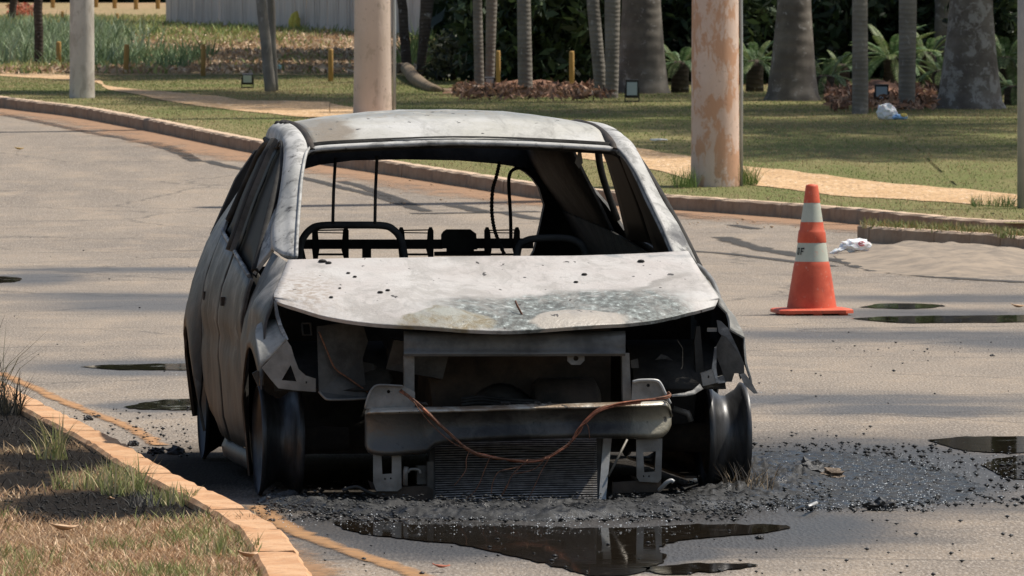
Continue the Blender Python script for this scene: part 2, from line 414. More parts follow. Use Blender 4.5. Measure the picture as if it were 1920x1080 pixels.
# lawn sheet behind the far kerb
def normals(P):
    out = []
    for i in range(len(P)):
        t = (P[min(i + 1, len(P) - 1)] - P[max(i - 1, 0)]).normalized(); out.append(Vector((-t.y, t.x, 0)))
    return out
nf = normals(far)
fb = [p + n * .125 for p, n in zip(far, nf)]
m = MB(); rows = []
for p in fb:
    yy = [p.y + (150 - p.y) * (k / 40) ** 1.3 for k in range(41)]
    rows.append([(p.x, y, tz(y) + KH - .012) for y in yy])
m.grid(rows); props(m.build('lawn', M_lawn), kind='structure')
def kerbY(x):
    return float(np.interp(x, [p.x for p in fb], [p.y for p in fb]))
# sandy footpath over the lawn
up_px = [(0, 133), (90, 138), (180, 147), (205, 160), (330, 172), (480, 187), (610, 188), (665, 200)]
lo_px = [(0, 141), (90, 146), (180, 154), (205, 167), (330, 190), (480, 209), (610, 222), (665, 232)]
up2 = [(1190, 277), (1293, 292), (1393, 309), (1467, 317), (1580, 330), (1780, 352), (1920, 366), (2060, 378)]
lo2 = [(1190, 312), (1293, 333), (1413, 345), (1547, 362), (1660, 370), (1780, 378), (1907, 386), (2060, 397)]
# at the hidden middle both runs are joined behind the car
U = [gp(x, y, KH) for x, y in up_px + up2]; Lo = [gp(x, y, KH) for x, y in lo_px + lo2]
U = [U[0] + (U[0] - U[2]) * 2] + U + [U[-1] + (U[-1] - U[-2]) * 5]; Lo = [Lo[0] + (Lo[0] - Lo[2]) * 2] + Lo + [Lo[-1] + (Lo[-1] - Lo[-2]) * 5]
U = cr(U, 10); Lo = cr(Lo, 10)
for i in range(len(U)):
    j = fbm(U[i].x * 1.7, U[i].y * .4) * .35; U[i].y += j * 2.2; Lo[i].y += fbm(Lo[i].x * 1.9 + 9, Lo[i].y * .4) * .7
sheet('path', Lo, U, 8, KH - .006, M_path)
PATH_U, PATH_L = U, Lo
def in_path(x, y):
    return np.interp(x, [p.x for p in Lo], [p.y for p in Lo]) - .1 < y < np.interp(x, [p.x for p in U], [p.y for p in U]) + .1
# dry field behind the lawn, left half
m = MB(); rows = []
for x in np.arange(-30, 2.2, .8):
    y0 = 108 + max(0, (x + 1)) * 1.2 + .5 * fbm(x * .8, 3)
    rows.append([(x, y, tz(y) + KH - .008) for y in np.linspace(y0, 215, 60)])
m.grid(rows); props(m.build('field', M_field), kind='structure')

# island kerb and its strip of turf on the right
isl = [gp(x, y, KH) for x, y in ((1630, 424), (1753, 432), (1860, 438), (1990, 446))]
isl = cr([(p.x, p.y, 0) for p in isl] + [(6.5, isl[-1].y - 1.0, 0)], 8)
ik = thing('kerb', 'short raised kerb with a grass strip on top beyond the cone', 'kerb')
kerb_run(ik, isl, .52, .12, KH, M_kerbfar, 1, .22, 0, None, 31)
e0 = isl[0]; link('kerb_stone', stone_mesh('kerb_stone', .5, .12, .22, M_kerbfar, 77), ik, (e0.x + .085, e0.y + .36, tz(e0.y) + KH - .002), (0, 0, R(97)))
n_ = normals(isl); sheet('island_turf', [p + q * .11 for p, q in zip(isl, n_)], [p + q * .9 for p, q in zip(isl, n_)], 6, KH - .014, M_lawn)

# near kerb on the left, with the dry verge behind it
near_px = [(593, 1082), (560, 1029), (533, 991), (443, 937), (360, 900), (283, 860), (240, 831), (180, 800), (100, 762), (20, 724), (0, 712)]
near = [gp(x, y, .12) for x, y in near_px]; near = [Vector((p.x, p.y, 0)) for p in near]
d0 = (near[0] - near[2]).normalized()
near = [near[0] + d0 * 6 + Vector((.2, 0, 0)), near[0] + d0 * 2] + near + [near[-1] + (near[-1] - near[-2]).normalized() * 2 + Vector((-.35, 0, 0)), near[-1] + (near[-1] - near[-2]).normalized() * 6 + Vector((-2.2, 0, 0)), Vector((-7, 47, 0))]
near = cr(near, 8)
nk = thing('kerb', 'orange dusted kerb running close beside the burned car', 'kerb')
kerb_run(nk, near, 1.0, .125, .12, M_kerb, 1, .2, .13, None, 51)
nn = normals(near)   # run goes away from the camera, normal (-ty, tx) points left
nb = [p + q * .12 for p, q in zip(near, nn)]
def verge_mat():
    g = G('dry_verge', rough=.95, spec=.1); v = g.vec(); wv = g.warp(g.warp(v, 4, (.25, .5, 0)), 18, (.05, .1, 0))
    b = g.mix(g.ss(g.noise(v, 5, 6, .7), .35, .65), (.32, .205, .115), (.46, .31, .185)); b = g.mix(g.math('MULTIPLY', g.ss(g.noise(g.vec(scale=(1, 1.6, 1)), 60, 5, .75), .45, .7), .8), b, (.13, .08, .045))
    burn = g.maxm([g.ell(wv, *BURN[i], soft=.35) for i in range(len(BURN))])
    b = g.mix(g.math('MULTIPLY', burn, .96), b, g.mix(g.ss(g.noise(v, 70, 4), .55, .75), (.008, .008, .008), (.028, .027, .026)))
    g.set(base=b, normal=g.bump(g.noise(v, 55, 6, .75), 1.0, .03)); return g.m
def vspot(px, py, hw, hh):
    c = gp(px, py, .09); a = gp(px, py + hh, .09); b = gp(px, py - hh, .09); s = F / c.y
    return (c.x, (a.y + b.y) / 2, hw / s, abs(b.y - a.y) / 2)
BURN = [vspot(185, 950, 185, 34), vspot(70, 812, 150, 42), vspot(20, 770, 90, 36), vspot(330, 958, 80, 20), vspot(110, 868, 150, 26), vspot(40, 905, 80, 22)]
M_verge = verge_mat()
m = MB(); rows = []
for p in nb:
    r = []
    for k in range(61):
        x = p.x - (4.5 if k == 60 else k * .035); bump_ = .012 * fbm(x * 9, p.y * 5) if k < 60 else 0
        r.append((x, p.y, tz(p.y) + .096 + bump_ + .02 * fbm(x * 2, p.y * 1.2, 5)))
    rows.append(r)
m.grid(rows); props(m.build('verge', M_verge), kind='structure')

# faded orange edge line, dust drifts, tar lines
def strip(name, px, half, off, mat, seed=0, lengthen=0):
    P = cr([gp(x, y) for x, y in px], 10); P = [Vector((p.x, p.y, 0)) for p in P]; N = normals(P); A = []; B = []
    for i, (p, q) in enumerate(zip(P, N)):
        h = half if not callable(half) else half(i / (len(P) - 1)); j = 1 + .45 * fbm(i * .35, seed, 3)
        A.append(p + q * h * j); B.append(p - q * h * (1 + .45 * fbm(i * .35, seed + 7, 3)))
    m = MB(); rows = []; cv = []
    for a, b in zip(A, B):
        rows.append([(a.lerp(b, k / 4).x, a.lerp(b, k / 4).y, tz(a.lerp(b, k / 4).y) + off) for k in range(5)]); cv += [0, .7, 1, .7, 0]
    m.grid(rows); me = m.mesh(name, mat); at_ = me.color_attributes.new('Col', 'FLOAT_COLOR', 'POINT'); at_.data.foreach_set('color', np.repeat(np.array(cv, np.float32), 4))
    return props(link(name, me), kind='structure')
def fade_mat(name, c1, c2, scale, lo, hi, use_attr=False, stretch=(1, .4, 1), amt=1.):
    g = G(name, rough=.92, spec=.15); v = g.vec(); g.set(base=g.mix(g.ss(g.noise(v, 20, 5), .35, .65), c1, c2))
    n = g.noise(g.vec(scale=stretch), scale, 7, .7); a = g.ss(n, lo, hi)
    if use_attr:
        at_ = g.t.nodes.new('ShaderNodeAttribute'); at_.attribute_name = 'Col'; a = g.ss(g.math('ADD', n, at_.outputs['Fac']), lo + .5, hi + .5)
    g.set(alpha=g.math('MULTIPLY', a, amt)); return g.m
M_line = fade_mat('orange_line_paint', (.38, .21, .095), (.29, .17, .09), 9, .42, .95, True, amt=.9)
strip('edge_line', [(480, 950), (520, 977), (555, 998), (600, 1016), (660, 1037), (720, 1057), (790, 1082), (840, 1098)], .065, .004, M_line, 3)
strip('edge_line', [(0, 700), (50, 722), (110, 750), (160, 770), (205, 787), (250, 806), (300, 836)], .065, .004, fade_mat('orange_line_worn', (.40, .22, .10), (.32, .18, .095), 9, .52, 1.0, True), 5)
def drift(name, P, width, off, mat, side=-1):
    N = normals(P); V = []; C = []; n = 10; rows = []
    m = MB(); cols = []
    for p, q in zip(P, N):
        r = []
        for k in range(n + 1):
            z = p + q * side * width * k / n; r.append((z.x, z.y, tz(z.y) + off)); cols.append(1 - k / n)
        rows.append(r)
    m.grid(rows); me = m.mesh(name, mat); a = me.color_attributes.new('Col', 'FLOAT_COLOR', 'POINT')
    a.data.foreach_set('color', np.repeat(np.array(cols, np.float32), 4)); return props(link(name, me), kind='structure')
M_dustO = fade_mat('orange_dust', (.42, .25, .15), (.34, .21, .13), 3.5, .45, .85, True, (1, .5, 1), .7)
M_dustN = fade_mat('orange_dust_near', (.33, .19, .10), (.26, .16, .09), 7, .55, .85, True, (1, .6, 1), .8)
drift('dust', far[max(0, i0 - 30):i1], 1.5, .006, M_dustO)
drift('dust', near, .38, .006, M_dustN)
M_tar = fade_mat('tar', (.05, .048, .046), (.075, .07, .066), 6, .45, .80, True, amt=.85)
for k, (px, h) in enumerate([([(0, 213), (90, 232), (170, 249), (260, 265), (330, 284), (368, 303)], .12), ([(292, 268), (335, 282), (366, 301)], .10), ([(385, 302), (450, 317), (560, 333), (640, 352), (720, 372), (800, 397)], .11),
                             ([(640, 340), (700, 358), (780, 386)], .10), ([(770, 401), (850, 400), (1010, 397)], .16), ([(850, 385), (920, 400)], .16), ([(940, 398), (1010, 412)], .13), ([(1265, 400), (1330, 410)], .16), ([(1350, 445), (1420, 465), (1500, 480), (1580, 490), (1650, 508), (1760, 520), (1920, 530)], .15), ([(1370, 422), (1420, 430)], .1),
                             ([(1270, 470), (1380, 478), (1560, 500)], .1)]):
    strip('tar_line', px, h, .0045, M_tar, k)
# drifted sand by the island kerb
def mound(name, pts, h, mat, off=.004, res=40, rough=.5, kind='structure', edge=.25, freq=3., fine_=0.):
    P = [Vector((p.x, p.y, 0)) for p in pts]; xs = [p.x for p in P]; ysl = [p.y for p in P]; x0, x1, y0, y1 = min(xs), max(xs), min(ysl), max(ysl)
    n = len(P)
    def inside(x, y):
        c = False; dm = 1e9
        for i in range(n):
            a, b = P[i], P[(i + 1) % n]
            if (a.y > y) != (b.y > y) and x < (b.x - a.x) * (y - a.y) / (b.y - a.y) + a.x: c = not c
            ab = b - a; t = max(0, min(1, ((x - a.x) * ab.x + (y - a.y) * ab.y) / max(ab.length_squared, 1e-9))); dm = min(dm, math.hypot(x - a.x - ab.x * t, y - a.y - ab.y * t))
        return dm if c else -dm
    m = MB(); rx, ry = res if isinstance(res, tuple) else (res, res); vs = {}; V = []; Fc = []
    val = np.zeros((ry + 1, rx + 1))
    for j in range(ry + 1):
        for i in range(rx + 1):
            x = x0 + (x1 - x0) * i / rx; y = y0 + (y1 - y0) * j / ry
            val[j, i] = inside(x, y) + edge * .5 * fbm(x * freq * 1.3, y * freq * .8, 8)
    for j in range(ry):
        for i in range(rx):
            q = [(j, i), (j, i + 1), (j + 1, i + 1), (j + 1, i)]
            if max(val[a] for a in q) <= 0: continue
            f = []
            for a in q:
                if a not in vs:
                    x = x0 + (x1 - x0) * a[1] / rx; y = y0 + (y1 - y0) * a[0] / ry; k = max(0, min(1, val[a] / edge)); k = k * k * (3 - 2 * k)
                    vs[a] = len(V); V.append((x, y, tz(y) + off + (fine_ * k * fbm(x * 55, y * 40, 4, 3) if fine_ else 0) + h * k * (1 - rough + rough * 2 * max(0, .5 + fbm(x * freq * 3, y * freq * 3, 1))) - (.01 if val[a] <= 0 else 0)))
                f.append(vs[a])
            Fc.append(tuple(f))
    m.add(V, Fc, 0, True); return props(m.build(name, mat), kind=kind)
M_sand = simple('dirty_sand', (.30, .24, .18), (.20, .165, .13), 5, .95, .5, .01)
mound('sand', [gp(*p) for p in ((1560, 478), (1640, 458), (1760, 462), (1990, 474), (1990, 505), (1900, 518), (1740, 522), (1640, 512), (1585, 492))], .05, M_sand, res=(60, 40), edge=.5, freq=1.6)
# puddles
M_water = G('dirty_water', base=(.022, .017, .012), rough=.04, spec=.5)
_g = M_water; _g.set(rough=_g.ss(_g.noise(_g.vec(scale=(1, .5, 1)), 9, 4), .5, .75, .03, .16), normal=_g.bump(_g.noise(_g.vec(), 14, 2), .04, .004)); M_water = _g.m
for px in [[(620, 978), (700, 976), (800, 978), (900, 980), (1000, 988), (1120, 992), (1210, 990), (1290, 986), (1400, 985), (1480, 988), (1440, 1000), (1340, 1008), (1270, 1016), (1235, 1030), (1250, 1046), (1230, 1062), (1190, 1078), (1120, 1082), (1070, 1072), (1020, 1058), (960, 1044), (880, 1026), (800, 1016), (720, 1008), (650, 995)],
           [(1740, 826), (1830, 820), (1960, 822), (2050, 835), (1960, 849), (1860, 850), (1790, 842)], [(1840, 872), (1880, 860), (1950, 856), (2040, 870), (2000, 897), (1910, 900), (1870, 890)],
           [(232, 764), (280, 755), (330, 750), (420, 750), (470, 757), (400, 769), (300, 769), (255, 768)], [(150, 688), (220, 685), (330, 683), (430, 684), (420, 692), (300, 695), (200, 693)],
           [(-60, 522), (0, 519), (40, 523), (20, 530), (-60, 531)], [(1610, 577), (1660, 570), (1740, 571), (1770, 575), (1700, 580)], [(1595, 598), (1680, 594), (1800, 593), (1990, 592), (1990, 603), (1800, 606), (1680, 606)], [(1200, 1066), (1330, 1058), (1420, 1062), (1330, 1074), (1240, 1078)]]:
    c = cr([gp(*p) for p in px] + [gp(*px[0])], 6)[:-1]; c = [Vector((p.x + .03 * fbm(i * .6, 2), p.y + .12 * fbm(i * .55, 9), tz(p.y) + .004)) for i, p in enumerate(c)]
    m = MB(); bm = bmesh.new(); vs = [bm.verts.new(p) for p in c]; bmesh.ops.triangle_fill(bm, edges=[bm.edges.new((vs[i], vs[(i + 1) % len(vs)])) for i in range(len(vs))], use_beauty=True)
    bmesh.ops.recalc_face_normals(bm, faces=bm.faces); me = bpy.data.meshes.new('puddle'); bm.to_mesh(me); bm.free(); me.materials.append(M_water)
    if me.polygons and me.polygons[0].normal.z < 0: me.flip_normals()
    props(link('puddle', me), kind='structure')
# ------------------------------------------------------------------ the burned car
YAW = R(7.5); CC = Vector((-.035, 26.0, 0)); ca, sa = math.cos(YAW), math.sin(YAW)
EX = Vector((ca, sa, 0)); EY = Vector((-sa, ca, 0))
def P(px, py, ly):
    d = ray(px, py); o = Vector((0, 0, H)) - CC
    t = (ly - o.dot(EY)) / d.dot(EY); p = o + d * t
    return Vector((p.dot(EX), ly, p.z))
def PX(px, py, lx):
    d = ray(px, py); o = Vector((0, 0, H)) - CC
    t = (lx - o.dot(EX)) / d.dot(EX); p = o + d * t
    return Vector((lx, p.dot(EY), p.z))
car = thing('burned_car', 'burned out hatchback with ash white bonnet, no glass, tyres burned away', 'car', CC, YAW)

def ash(name, hood):
    g = G(name, rough=.62, spec=.35); v = g.vec(); wv = g.warp(g.warp(v, 3.0, .22), 14, .05)
    n1 = g.noise(v, 2.6, 7, .62); n2 = g.noise(wv, 9, 8, .68); n3 = g.noise(v, 42, 6, .7)
    b = g.mix(g.ss(n1, .35, .66), (.41, .375, .35), (.475, .455, .43)) if hood else g.mix(g.ss(n1, .35, .66), (.38, .365, .32), (.48, .47, .445))
    b = g.mix(g.math('MULTIPLY', g.ss(n2, .52, .72), .55), b, (.31, .295, .275))
    if hood:
        m1 = g.maxm([g.ell(wv, .16, -.31, .40, .12, R(9), .25), g.ell(wv, .10, -.46, .30, .10, 0, .25), g.ell(wv, .44, -.38, .17, .15, R(20), .4)])
        pat = g.math('MULTIPLY', m1, g.ss(n2, .26, .44))
        b = g.mix(pat, b, g.mix(g.ss(n3, .4, .6), (.085, .088, .08), (.20, .22, .208)))
        b = g.mix(g.math('MULTIPLY', m1, g.ss(n3, .58, .66)), b, (.46, .50, .48))
        y = g.ell(wv, -.24, -.475, .17, .085, 0, .10); b = g.mix(g.math('MULTIPLY', y, .95), b, g.mix(g.ss(n2, .36, .60), (.20, .155, .08), (.33, .33, .285)))
        cr_ = g.ell(wv, .19, -.48, .15, .06, R(4), .12); b = g.mix(g.math('MULTIPLY', cr_, .85), b, (.42, .37, .31))
        ln = g.ell(wv, .50, -.10, .02, .18, R(-38), .5); b = g.mix(g.math('MULTIPLY', ln, .6), b, (.15, .14, .12))
        e2 = g.ell(wv, -.66, -.14, .10, .22, 0, .8); b = g.mix(g.math('MULTIPLY', e2, g.ss(n3, .42, .6)), b, (.29, .24, .195))
        bk = g.ell(g.vec(src=wv), .25, .30, .6, .05, R(-2), .8); b = g.mix(g.math('MULTIPLY', bk, g.ss(n2, .45, .65)), b, (.21, .225, .23))
        gl = g.math('MULTIPLY', g.maxm([y, cr_]), .28); g.set(rough=g.math('SUBTRACT', .62, gl))
    else:
        ed = g.ell(wv, -.45, 1.3, .09, .4, 0, .4); b = g.mix(g.math('MULTIPLY', ed, .8), b, (.17, .13, .085))
        gy = g.ell(wv, .05, 1.62, .55, .25, 0, .6); b = g.mix(g.math('MULTIPLY', gy, g.ss(n2, .33, .50)), b, (.21, .22, .217))
        b = g.mix(g.math('MULTIPLY', g.ell(wv, -.1, 1.5, .5, .12, 0, .5), g.ss(n3, .5, .62)), b, (.24, .20, .145))
    gr_ = g.noise(g.warp(g.vec(scale=(1, .45 if hood else .16, 1)), 2.2, .6), 4.2, 8, .72); b = g.mix(g.math('MULTIPLY', g.ss(gr_, .48, .62), .6 if hood else .85), b, (.27, .25, .225) if hood else (.235, .225, .20))
    b = g.mix(g.math('MULTIPLY', g.ss(g.noise(wv, 26, 6, .75), .56, .68), .45), b, (.20, .19, .17))
    fl = g.ss(g.noise(g.vec(scale=(1, .6, 1)), 30, 2, .5), .70, .73); b = g.mix(fl, b, (.05, .045, .04))
    g.set(base=b, normal=g.bump(g.math('ADD', n2, g.math('MULTIPLY', n3, .5)), .4, .014)); return g.m
M_hood, M_roof = ash('ash_bonnet', True), ash('ash_roof', False)
def burnt_side():
    g = G('burnt_side_metal', rough=.55, spec=.4, metal=.25); v = g.vec(); wv = g.warp(v, 5, .12)
    stv = g.warp(g.vec(scale=(1, 1.7, .5)), 2.0, .9); n1 = g.noise(stv, 3.2, 7, .66); n2 = g.noise(wv, 8, 7, .65); n3 = g.noise(v, 45, 5, .7)
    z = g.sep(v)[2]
    b = g.mix(g.ss(n1, .36, .64), (.036, .029, .023), (.085, .072, .060))
    b = g.mix(g.math('MULTIPLY', g.ss(n2, .5, .7), .7), b, (.09, .055, .036))
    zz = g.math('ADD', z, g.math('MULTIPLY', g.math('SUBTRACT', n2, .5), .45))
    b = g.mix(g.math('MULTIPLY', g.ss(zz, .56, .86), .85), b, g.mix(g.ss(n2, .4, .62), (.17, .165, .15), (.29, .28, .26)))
    b = g.mix(g.math('MULTIPLY', g.ss(n3, .58, .72), .5), b, (.07, .06, .05))
    b = g.mix(g.math('MULTIPLY', g.ss(g.noise(wv, 4.5, 5, .6), .60, .70), .6), b, (.20, .185, .165))
    g.set(base=b, normal=g.bump(n2, .3, .015)); return g.m
M_side = burnt_side()
def pillar_mat():
    g = G('ash_pillar', rough=.65, spec=.3); v = g.vec(); wv = g.warp(v, 8, .08); n = g.noise(wv, 9, 7, .66)
    b = g.mix(g.ss(g.noise(v, 4, 6), .35, .65), (.36, .355, .33), (.46, .45, .43)); b = g.mix(g.ss(n, .56, .66), b, (.07, .066, .062)); b = g.mix(g.math('MULTIPLY', g.ss(g.noise(g.warp(v, 6, .2), 11, 8, .72), .46, .62), .8), b, (.21, .205, .19)); b = g.mix(g.ss(g.noise(v, 48, 5, .7), .62, .68), b, (.06, .055, .05)); zp = g.sep(v)[2]; b = g.mix(g.math('MULTIPLY', g.math('MULTIPLY', g.ss(zp, .98, .80), g.ss(n, .44, .56)), .85), b, (.075, .075, .077))
    g.set(base=b, normal=g.bump(n, .25, .01)); return g.m
M_pillar = pillar_mat()
M_soot = simple('soot', (.018, .017, .0155), (.042, .039, .035), 9, .8, .4, .01, spec=.25)
M_sootrust = simple('sooty_rust', (.024, .020, .016), (.062, .046, .034), 7, .75, .4, .01, spec=.25)
M_grey = simple('burnt_grey_steel', (.145, .135, .12), (.26, .245, .225), 8, .55, .35, .008, metal=.35, spec=.4, lo=.38, hi=.66)
M_dgrey = simple('dark_burnt_steel', (.04, .037, .033), (.105, .098, .088), 7, .6, .35, .01, metal=.3, lo=.4, hi=.7)
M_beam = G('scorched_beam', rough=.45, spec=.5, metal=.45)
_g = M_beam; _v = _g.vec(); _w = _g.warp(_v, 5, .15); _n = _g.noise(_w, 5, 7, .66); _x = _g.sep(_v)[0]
_b = _g.mix(_g.ss(_n, .38, .64), (.022, .020, .018), (.085, .078, .066)); _lt = _g.ss(_g.math('ADD', _x, _g.math('MULTIPLY', _n, .3)), .38, .62); _b = _g.mix(_g.math('MULTIPLY', _lt, .75), _b, (.25, .225, .165))  # paler far end paints in the light that falls on it
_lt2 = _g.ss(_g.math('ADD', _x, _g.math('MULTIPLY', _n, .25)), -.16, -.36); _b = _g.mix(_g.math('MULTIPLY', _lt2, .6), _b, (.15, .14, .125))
_top = _g.ss(_g.math('ADD', _g.math('SUBTRACT', _g.sep(_v)[2], _g.math('MULTIPLY', _x, .025)), _g.math('MULTIPLY', _n, .012)), .304, .311)  # pale top flange, sunlight painted into the colour
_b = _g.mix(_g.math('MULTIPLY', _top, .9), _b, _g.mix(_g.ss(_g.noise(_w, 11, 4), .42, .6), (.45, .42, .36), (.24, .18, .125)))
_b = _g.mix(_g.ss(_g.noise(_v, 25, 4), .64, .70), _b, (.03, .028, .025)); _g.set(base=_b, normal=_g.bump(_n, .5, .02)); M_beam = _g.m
M_rim = simple('scorched_wheel', (.032, .032, .033), (.095, .095, .097), 3.5, .42, .25, .006, stretch=(6, 1, 1), metal=.55, spec=.5)
M_copper = simple('bare_copper_wire', (.20, .075, .045), (.34, .13, .075), 60, .45, .2, .002, metal=.5)
M_rust = simple('rusty_wire', (.09, .045, .028), (.20, .09, .05), 60, .7, .2, .002)
M_fin = simple('radiator_fin', (.20, .185, .17), (.40, .37, .34), 12, .28, .1, .003, stretch=(3, 1, 6), metal=.5)
M_alu = simple('dull_aluminium', (.30, .30, .295), (.44, .44, .43), 10, .5, .25, .004, metal=.4)
M_sglass = simple('sooted_glass', (.006, .0055, .005), (.022, .018, .015), 4, .62, .1, .004, stretch=(1, 1, .3), spec=.2, lo=.45, hi=.75)
M_trim = simple('grey_trim', (.12, .12, .12), (.20, .20, .195), 20, .6, .2, .003)

M_tip = simple('scorched_pale_metal', (.16, .155, .14), (.33, .325, .30), 9, .6, .3, .01, lo=.38, hi=.62)
def part(name, mb, mats, parent=None, label=None, fix=True):
    o = mb.build(name, mats, parent or car, fix)
    if label: o['label'] = label
    return o
def lerp_rows(rows, nu, nv):
    a = [cr(r, nu) for r in rows]; n = len(a[0]); cols = [cr([r[i] for r in a], nv) for i in range(n)]
    return [[cols[i][j] for i in range(n)] for j in range(len(cols[0]))]

# bonnet ---------------------------------------------------------------
hrows = [[P(540, 487, .32), P(640, 484, .30), P(760, 483, .28), P(915, 480, .27), P(1080, 479, .28), P(1200, 475, .31), P(1290, 470, .34)],
         [P(526, 522, .05), P(640, 517, .05), P(760, 515, .05), P(915, 514, .05), P(1080, 512, .05), P(1205, 510, .05), P(1318, 515, .05)],
         [P(514, 550, -.21), P(635, 556, -.25), P(755, 558, -.26), P(915, 560, -.27), P(1080, 557, -.26), P(1220, 553, -.25), P(1345, 553, -.2)],
         [P(515, 560, -.245), P(630, 582, -.36), P(755, 592, -.42), P(915, 597, -.46), P(1080, 593, -.45), P(1225, 582, -.38), P(1346, 564, -.235)],
         [P(518, 565, -.26), P(622, 597, -.41), P(752, 613, -.505), P(915, 621.5, -.55), P(1080, 616, -.535), P(1230, 601, -.45), P(1341, 574, -.27)]]
hr = lerp_rows(hrows, 9, 10)
for r in hr:
    for p in r:
        b = math.exp(-((p.x + .24) / .17) ** 2 - ((p.y + .42) / .10) ** 2) * .022 + math.exp(-((p.x - .14) / .16) ** 2 - ((p.y + .46) / .07) ** 2) * .016
        b -= math.exp(-((p.x - .06) / .10) ** 2 - ((p.y + .36) / .07) ** 2) * .012
        w = .004 * fbm(p.x * 4, p.y * 4, 2) + .006 * math.exp(-((p.y + .33 + .1 * p.x) / .06) ** 2) * fbm(p.x * 9, p.y * 9, 4)
        p.z += (b + w) * (1 - math.exp(-((p.y - .3) / .1) ** 2) * .5)
part('bonnet', MB().shell(hr, .012, 0, 1, True), [M_hood, M_soot], label='ash white bonnet with a bubbled grey patch at its front edge')
# burned debris flakes lying on the bonnet
m = MB()
for (px, py, s) in ((602, 491, .016), (612, 493, .012), (1198, 491, .014), (1206, 490, .012), (650, 514, .008), (668, 519, .008), (708, 549, .011), (733, 547, .009), (618, 558, .008), (1096, 514, .011), (1080, 528, .009), (635, 542, .006)):
    best = min((p for r in hr for p in r), key=lambda q: (q - P(px, py, q.y)).length)
    m.lathe([(0, -.2 * s), (s, 0), (s * .6, .4 * s), (0, .5 * s)], 6, 'z', best + Vector((0, 0, .002)))
part('soot_flake', m, M_soot, fix=False)['kind'] = 'stuff'
m = MB(); b0 = P(968, 610, -.53); pts = [P(968, 566, -.40), P(972, 575, -.43), P(979, 588, -.45), P(986, 602, -.46)]
m.shell([[p + Vector((-.006, 0, 0)) for p in pts], [p + Vector((-.003, -.003, .006)) for p in pts]], .002); part('torn_strip', m, M_rust)

# roof -------------------------------------------------------------------
def roof_row(y, zc, w, drop, cx=0.0):
    return [Vector((cx + w * t, y + .05 * abs(t) ** 2 * (1 if y < 1.2 else 0), zc - drop * abs(t) ** 2.2)) for t in (-1, -.75, -.4, 0, .4, .75, 1)]
rr = [roof_row(1.02, 1.160, .515, .024), roof_row(1.08, 1.178, .512, .026), roof_row(1.3, 1.225, .512, .038), roof_row(1.6, 1.252, .512, .045), roof_row(2.0, 1.250, .51, .045), roof_row(2.5, 1.205, .475, .04), roof_row(2.78, 1.165, .44, .035)]
rg = lerp_rows(rr, 6, 6)
for r in rg:
    for p in r:
        k = max(0, 1 - abs(p.x / .52) ** 3); p.z += k * (.006 * fbm(p.x * 5, p.y * 5, 3) + .004 * nz(p.x * 11, p.y * 11))
part('roof', MB().shell(rg, .012, 0, 1), [M_roof, M_soot], label='ash white roof with grey scorch marks')
# windscreen header flange below a dark gap
hd = cr([P(572, 289, .99), P(590, 280, .99), P(650, 275, .985), P(760, 270, .98), P(860, 267.5, .98), P(980, 270, .98), P(1100, 276, .985), P(1150, 280, .99), P(1166, 288, .99)], 6)
m = MB(); m.shell([[p + Vector((0, .035, .010)) for p in hd], [p + Vector((0, .0, .006)) for p in hd], [p + Vector((0, -.004, -.004)) for p in hd], [p + Vector((0, .006, -.011 + .002 * nz(i * .7))) for i, p in enumerate(hd)]], .006, 0, 1, True)
part('windscreen_header', m, [M_pillar, M_soot])
m = MB(); m.shell([[p + Vector((0, .05, .022)) for p in hd], [p + Vector((0, .055, -.02)) for p in hd], [p + Vector((0, .2, .0)) for p in hd]], .004, 0, 0, True); part('header_reinforcement', m, M_soot)

